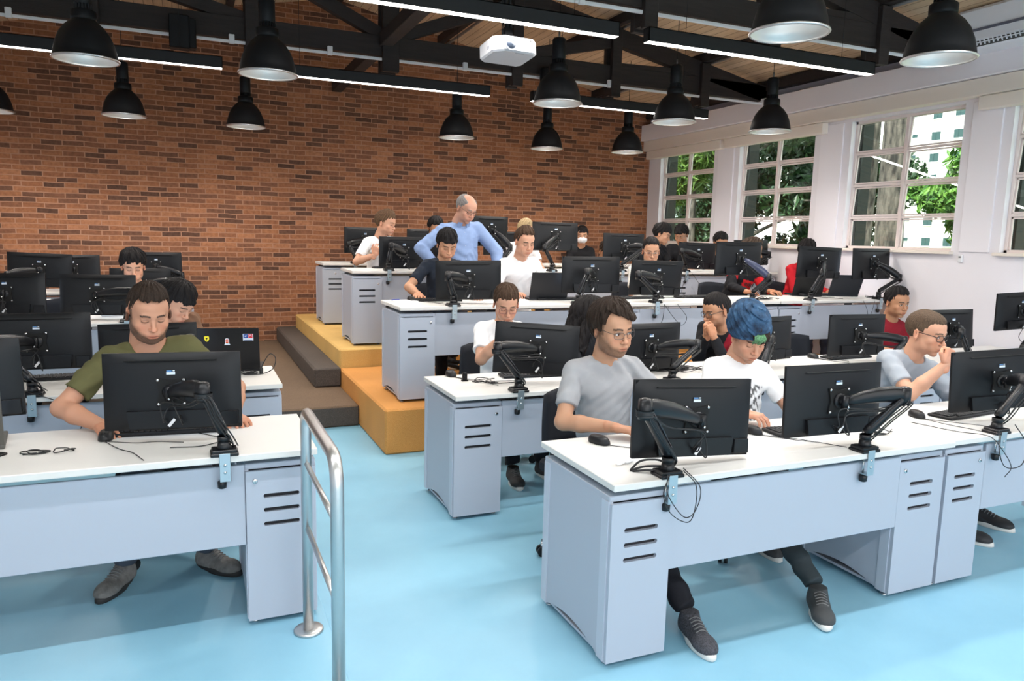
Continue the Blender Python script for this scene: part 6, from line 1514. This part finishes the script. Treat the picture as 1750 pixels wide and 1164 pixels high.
person('dark haired man in a maroon t-shirt looking at a monitor', (5.90, 4.72, 1.125), yaw=-8, pitch=10, tyaw=-25, skin=S3, hairc=BLK,
       hair=dict(side=.006, top=.026, back=.006, amp=.0055, line=.088, f=1.1, round=.3), P=dict(gaze='fwd', beard=.15, seed=8.2, wide=1.05, jaw=1.1, neck=1.1), q=1, build=1.02, shirt=('maroon', (.22, .012, .022, 1)), trouser=NAVYT,
       pelvis=(5.86, 4.98, .52), feet={-1: (5.7, 4.6, 0), 1: (6.0, 4.6, 0)})
# --- third row
person('young man in a dark navy t-shirt with black fringe, smiling down at his screen', (2.130, 6.35, 1.529), yaw=-3, pitch=27, tyaw=0, floor=ZO, skin=S4, hairc=BLK,
       hair=dict(side=.012, top=.026, back=.010, amp=.006, line=.052, fringe=(.0, .060, .058, .022), f=1.0, round=.2, earz=.0), P=dict(gaze='down', seed=9.1, smile=True), q=1, shirt=('dark_navy', (.018, .024, .036, 1)), trouser=BLKT,
       pelvis=(2.13, 6.62, ZO+.52), hands={-1: ((1.80, 6.20, 1.14), (-.35, -1, -.1), (0, 0, 1), 'mouse'), 1: ((2.30, 6.10, 1.14), (-.2, -1, 0), (0, 0, 1), 'type')}, elbows={-1: (-1, .3, -.8), 1: (1, .3, -.8)})
person('brown haired man in a white t-shirt smiling, beside a dark laptop', (2.887, 6.30, 1.579), yaw=4, pitch=18, tyaw=0, floor=ZO, skin=S2, hairc=BRN,
       hair=dict(side=.005, top=.030, back=.008, amp=.006, line=.090, f=1.1, round=.3), P=dict(gaze='down', seed=2.7, smile=True, nose=1.2), q=1, shirt=W_, trouser=NAVYT, pelvis=(2.89, 6.58, ZO+.54),
       hands={-1: ((2.72, 6.22, 1.14), (.3, -1, 0), (0, 0, 1), 'type'), 1: ((3.05, 6.22, 1.14), (-.2, -1, 0), (0, 0, 1), 'type')})
person('young man with glasses and a pale shirt peering over a tilted monitor', (4.347, 6.45, 1.518), yaw=-24, pitch=14, tyaw=-10, floor=ZO, skin=S4, hairc=BLK,
       hair=dict(side=.004, top=.020, back=.006, amp=.004, line=.088, f=1.2), P=dict(gaze='fwd', seed=3.9), q=1, shirt=('pale', (.62, .62, .58, 1)), trouser=NAVYT, glasses=dict(r=.0014, h=.016))
def redpatch(V, Sc, B, SH, el, wr):
    c = np.tile(np.array((.010, .010, .012)), (len(V), 1)); L = (V-Sc)@B
    a = (np.abs(L[:, 2]+.17) < .045)*(L[:, 0] > -.02)*(L[:, 0] < .17)*(L[:, 1] < .03); c[a > 0] = (.55, .015, .02)
    for s in (-1, 1):
        t = ((V-SH[s])@(el[s]-SH[s]))/np.dot(el[s]-SH[s], el[s]-SH[s]); dd = np.linalg.norm(V-(SH[s]+t[:, None]*(el[s]-SH[s])), axis=1)
        c[(t > .25) & (t < .55) & (dd < .075)] = (.55, .015, .02)
    return c
def letters(root, tf, HR, HC, d):
    # three white-on-red letter shapes on the chest panel
    mb = MB(); B = d['B']; o = d['Sc']+B@np.array((.06, -.112, -.17)); Rm = B
    for k, xx in enumerate((-.036, .0, .036)):
        n = 10
        for i in range(n):
            t = 2*math.pi*i/n
            if k == 0 and abs(t) < .3: continue
            mb.box(o+Rm@np.array((xx+.012*math.cos(t), 0, .014*math.sin(t))), (.007, .004, .009), rot=Rm@Ry(-t))
        if k in (1, 2): mb.box(o+Rm@np.array((xx+.014, 0, .012)), (.005, .004, .034), rot=Rm)
    mb.build('chest_lettering', mat('letter_black', (.01, .01, .01, 1), .7), root, -np.array(root.location))
person('bearded man in profile wearing a black jacket with red panels', (5.72, 6.42, 1.538), yaw=52, pitch=14, tyaw=-10, floor=ZO, skin=S3, hairc=(.045, .028, .018),
       hair=dict(side=.005, top=.028, back=.006, amp=.006, line=.088, f=1.1), P=dict(gaze='down', beard=.7, seed=5.6), q=1, shirt=('redpatch', redpatch), sleeve='long', trouser=BLKT, extras=letters, pelvis=(5.50, 6.62, ZO+.52),
       hands={-1: ((5.35, 6.16, 1.14), (.2, -1, 0), (0, 0, 1), 'type'), 1: ((5.68, 6.16, 1.14), (.1, -1, 0), (0, 0, 1), 'type')})
person('dark haired person in a red top hidden behind a raised monitor', (6.52, 6.50, 1.53), yaw=-20, pitch=18, tyaw=0, floor=ZO, skin=S3, hairc=BLK,
       hair=dict(side=.010, top=.024, back=.010, amp=.008, line=.064, f=1.0), P=dict(gaze='down', seed=1.9), q=1, shirt=('red', (.45, .012, .02, 1)), sleeve='long', trouser=NAVYT, build=.95)
# --- standing teacher
def shirt_bits(root, tf, HR, HC, d):
    B = d['B']; Sc = d['Sc']; mb = MB(); m = mat('button', (.6, .65, .75, 1), .4)
    for i in range(5): mb.lathe([(.005, 0), (.004, .002), (.0003, .0025)], None, 8, c=Sc+B@np.array((.0, -.108-.006*i+.004*i*i*.3, -.06-.065*i)), rot=B@Rx(R(90)))
    mb.build('buttons', m, root, -np.array(root.location))
    mb = MB(); Nb = d['Nb']
    for s in (-1, 1):
        c = Nb+B@np.array((s*.042, -.088, -.022)); mb.prism([(-.028, -.030), (.012, -.034), (.028, .020), (-.020, .022)] if s < 0 else [(-.012, -.034), (.028, -.030), (.020, .022), (-.028, .020)], .006, rot=B@Rx(R(28))@Rz(R(s*22)), c=c)
    P = [Nb+B@np.array((.062*math.sin(t), .010-.058*math.cos(t)*-1, .012+.012*math.cos(t))) for t in np.linspace(-2.3, 2.3, 16)]
    mb.tube(P, .012, None, 8, sq=(.45, 1.5)); mb.build('collar', cloth_mat('sky_blue', (.25, .35, .58, 1)), root, -np.array(root.location))
    mb = MB(); c = Sc+B@np.array((.085, -.104, -.165)); mb.box(c, (.09, .004, .10), rot=B@Rx(R(6)), bev=.002); mb.build('chest_pocket', cloth_mat('sky_blue', (.25, .35, .58, 1)), root, -np.array(root.location))
person('standing older man with grey receding hair, glasses and a light blue shirt, smiling', (2.519, 6.85, 1.871), yaw=20, pitch=26, roll=4, tyaw=2, floor=ZO, stand=True, skin=(.56, .30, .21), hairc=(.26, .24, .23),
       hair=dict(side=.006, top=.0, back=.008, amp=.001, line=.06, bald=True, f=2), P=dict(gaze='down', seed=4.4, smile=True, wide=1.04, neck=1.12, nose=1.4, browc=(.30, .28, .26)), q=1, build=1.14, shirt=('sky_blue', (.25, .35, .58, 1)), sleeve='rolled', hem=.05,
       trouser=('dark_grey_slacks', (.03, .03, .035, 1)), glasses=dict(r=.0017, h=.013, m=mat('glasses_thin', (.10, .09, .09, 1), .3, .8)), extras=shirt_bits, pelvis=(2.50, 7.02, ZO+.92),
       hands={-1: ((2.20, 6.86, 1.32), (.3, -.3, -1), (-.7, -.5, .2), 'loose'), 1: ((2.80, 6.84, 1.26), (0, -.4, -1), (1, -.2, 0), 'loose')}, elbows={-1: (-1.3, .1, -.1), 1: (1, .3, 0)}, feet={-1: (2.38, 6.98, ZO, -.2, -1, 0), 1: (2.66, 7.0, ZO, .2, -1, 0)})
# --- fourth and last rows
person('curly brown haired man in a white t-shirt facing right, hand raised', (2.090, 8.20, 1.746), yaw=48, pitch=14, tyaw=10, floor=Z3, skin=S2, hairc=LBR,
       hair=dict(side=.008, top=.028, back=.010, amp=.007, line=.064, f=1.6), P=dict(gaze='down', seed=7.3), q=1, shirt=W_, trouser=NAVYT, hands={-1: ((1.84, 8.02, 1.42), (.25, -.3, .8), (-.5, -1, 0), 'loose'), 1: ((2.3, 8.0, 1.32), (0, -1, 0), (0, 0, 1), 'type')}, elbows={-1: (-1, .1, -1), 1: (1, .3, -.8)})
person('dark haired person hidden behind the standing man', (2.734, 8.60, 1.689), yaw=0, pitch=25, floor=Z3, skin=S3, hairc=BLK, hair=dict(side=.012, top=.024, back=.012, amp=.006), P=dict(gaze='down', seed=3.1), q=0, shirt=('black_tee', (.012, .012, .014, 1)), trouser=BLKT)
def mask(root, tf, HR, HC, d):
    F = Field((-.09, -.14, -.125), (.09, -.0, .01), .004); F.ell((0, -.040, -.050), (.072, .070, .055), k=0); F.ell((0, -.100, -.045), (.02, .024, .028), k=.03)
    X, Y, Z = np.meshgrid(*[a.astype(np.float32) for a in F.ax], indexing='ij', sparse=True); F.F = np.maximum(F.F, Z-(-.012)+0*X+0*Y); F.F = np.maximum(F.F, Y-(-.018)+0*X+0*Z)
    V, Q = F.mesh(); np_mesh('face_mask', V@HR.T*HS+HC, Q, mat('mask_white', (.82, .82, .84, 1), .8), root)['label'] = 'white face mask'
person('person in a black top wearing a white face mask by the brick wall', (5.383, 9.85, 1.678), yaw=-26, pitch=8, floor=Z3, tyaw=-20, skin=S4, hairc=BLK, hair=dict(side=.010, top=.024, back=.010, amp=.006, line=.052, fringe=(0, .058, .05, .02)), P=dict(gaze='fwd', seed=6.6), q=0, shirt=('black_tee', (.012, .012, .014, 1)), trouser=BLKT, extras=mask)
person('dark brown haired person bent low behind the third row monitors', (4.869, 8.20, 1.43), yaw=-10, pitch=38, floor=Z3, skin=S3, hairc=DKB, hair=dict(side=.010, top=.024, back=.012, amp=.007), P=dict(gaze='down', seed=2.2), q=0, shirt=('black_tee', (.012, .012, .014, 1)), trouser=BLKT, pelvis=(4.87, 8.5, Z3+.50))
person('black haired young man in profile in a black t-shirt by the window nearest the bricks', (5.80, 8.25, 1.696), yaw=42, pitch=22, tyaw=20, floor=Z3, skin=S4, hairc=BLK, hair=dict(side=.012, top=.026, back=.012, amp=.006, line=.052, fringe=(.0, .058, .052, .022), earz=.0), P=dict(gaze='down', seed=8.8), q=1, shirt=('black_tee', (.012, .012, .014, 1)), trouser=BLKT)
person('dark haired person with glasses leaning behind the young man in profile', (6.22, 8.60, 1.69), yaw=-55, pitch=25, floor=Z3, skin=S4, hairc=BLK, hair=dict(side=.014, top=.026, back=.012, amp=.007, line=.052, fringe=(.0, .058, .052, .022)), P=dict(gaze='down', seed=9.9), q=0, shirt=('black_tee', (.012, .012, .014, 1)), trouser=BLKT, glasses=dict(r=.0015))
person('person in the window corner with only dark hair showing above a monitor', (6.50, 8.00, 1.60), yaw=-10, pitch=25, floor=Z3, skin=S3, hairc=BLK, hair=dict(side=.008, top=.022, back=.010, amp=.004), P=dict(gaze='down', seed=1.4), q=0, build=.9, shirt=('black_tee', (.012, .012, .014, 1)), trouser=BLKT)
person('blond person mostly hidden behind the high raised monitor', (3.88, 8.50, 1.71), yaw=0, pitch=15, floor=Z3, skin=S2, hairc=(.45, .33, .18), hair=dict(side=.010, top=.024, back=.010, amp=.005), P=dict(gaze='down', seed=5.5), q=0, shirt=W_, trouser=NAVYT)
# --- left block
person('young man with black hair bent to the right in a brown patterned shirt', (-.03, 5.15, 1.135), yaw=48, pitch=38, tyaw=15, floor=.02, skin=S2, hairc=BLK, hair=dict(side=.012, top=.024, back=.012, amp=.005, line=.050, fringe=(.0, .056, .052, .022), earz=.0), P=dict(gaze='down', seed=2.9, nose=1.4), q=1, shirt=('brown', (.16, .085, .05, 1)), trouser=NAVYT, pelvis=(.0, 5.42, .52), build=.95)
person('young man with bushy black hair and a dark shirt at far left, looking down', (-.436, 6.98, 1.301), yaw=5, pitch=18, tyaw=0, floor=Z1, skin=S2, hairc=BLK, hair=dict(side=.020, top=.030, back=.016, amp=.007, line=.052, vol=.008, f=.9), P=dict(gaze='down', seed=7.9), q=1, shirt=('charcoal', (.035, .037, .042, 1)), trouser=NAVYT, build=.92, pelvis=(-.43, 7.30, Z1+.53))
SEATS = [(-1.02, 7.25, Z1, 0, 'empty dark office chair between the left monitors'), (-.75, 8.75, Z1, 0, 'empty dark office chair before the bricks at left'), (-.13, 4.06, .02, 0, 'dark office chair of the olive shirt man'), (1.93, 3.27, 0, 8, 'dark office chair behind the grey shirt man'), (2.68, 3.14, 0, -3, 'dark office chair of the beanie person'), (4.0, 3.44, 0, 0, 'dark office chair of the man resting his chin'),
         (2.08, 5.02, 0, 10, 'dark office chair of the white shirt man by the aisle'), (2.72, 5.08, 0, 40, 'dark office chair of the long haired person'), (4.05, 4.98, 0, -40, 'dark office chair of the man in crimson and black'), (5.05, 4.85, 0, 10, 'empty dark office chair left of the maroon shirt man, its low back showing'), (5.88, 5.04, 0, -10, 'dark office chair of the maroon shirt man'),
         (2.13, 6.66, ZO, 0, 'dark office chair of the navy shirt man'), (2.90, 6.62, ZO, 0, 'dark office chair of the white shirt man in the third row'), (4.35, 6.66, ZO, 0, 'dark office chair of the young man with glasses'), (5.50, 6.68, ZO, 0, 'dark office chair of the man in black and red'), (6.48, 6.76, ZO, 0, 'dark office chair of the person in red'),
         (2.1, 8.44, Z3, 0, 'dark office chair of the curly haired man'), (.0, 5.46, .02, 12, 'dark office chair of the young man in brown'), (-.43, 7.36, Z1, 0, 'dark office chair at the far left')]
for a in SEATS: seat(*a)

# ================================================================ CAMERA, LIGHT
w = bpy.data.worlds.new('World'); bpy.context.scene.world = w; w.use_nodes = True; nt = w.node_tree
bg = nt.nodes['Background']; bg.inputs[0].default_value = (.92, .95, 1.0, 1); bg.inputs[1].default_value = 1.15
sun = bpy.data.lights.new('sun', 'SUN'); sun.energy = 4.5; sun.angle = R(1.5); sun.color = (1, .96, .9)
so = bpy.data.objects.new('sun', sun); COL.objects.link(so); d = Vector((.62, .25, -.74)); so.rotation_euler = d.to_track_quat('-Z', 'Y').to_euler()
cam = bpy.data.cameras.new('camera'); co = bpy.data.objects.new('camera', cam); COL.objects.link(co)
yaw, pit, rol, fpx = 4.10051068e-01, -1.39979340e-01, 2.39833993e-02, 1268.22273
f = Vector((math.sin(yaw)*math.cos(pit), math.cos(yaw)*math.cos(pit), math.sin(pit))); r0 = Vector((math.cos(yaw), -math.sin(yaw), 0)); u0 = r0.cross(f)
r1 = math.cos(rol)*r0+math.sin(rol)*u0; u1 = -math.sin(rol)*r0+math.cos(rol)*u0
M = Matrix((r1, u1, -f)).transposed().to_4x4(); M.translation = Vector((0, 0, 1.66)); co.matrix_world = M
cam.sensor_width = 36; cam.lens = 36*fpx/1750; cam.clip_start = .05; cam.clip_end = 400
sc = bpy.context.scene; sc.camera = co
sc.view_settings.view_transform = 'Standard'; sc.view_settings.look = 'None'; sc.view_settings.gamma = 1; sc.view_settings.exposure = 1.35
try: sc.view_settings.use_curve_mapping = False
except Exception: pass
sc.cycles.max_bounces = 7; sc.cycles.diffuse_bounces = 4; sc.cycles.transparent_max_bounces = 10
sc.cycles.sample_clamp_indirect = 6
sc.cycles.use_denoising = True
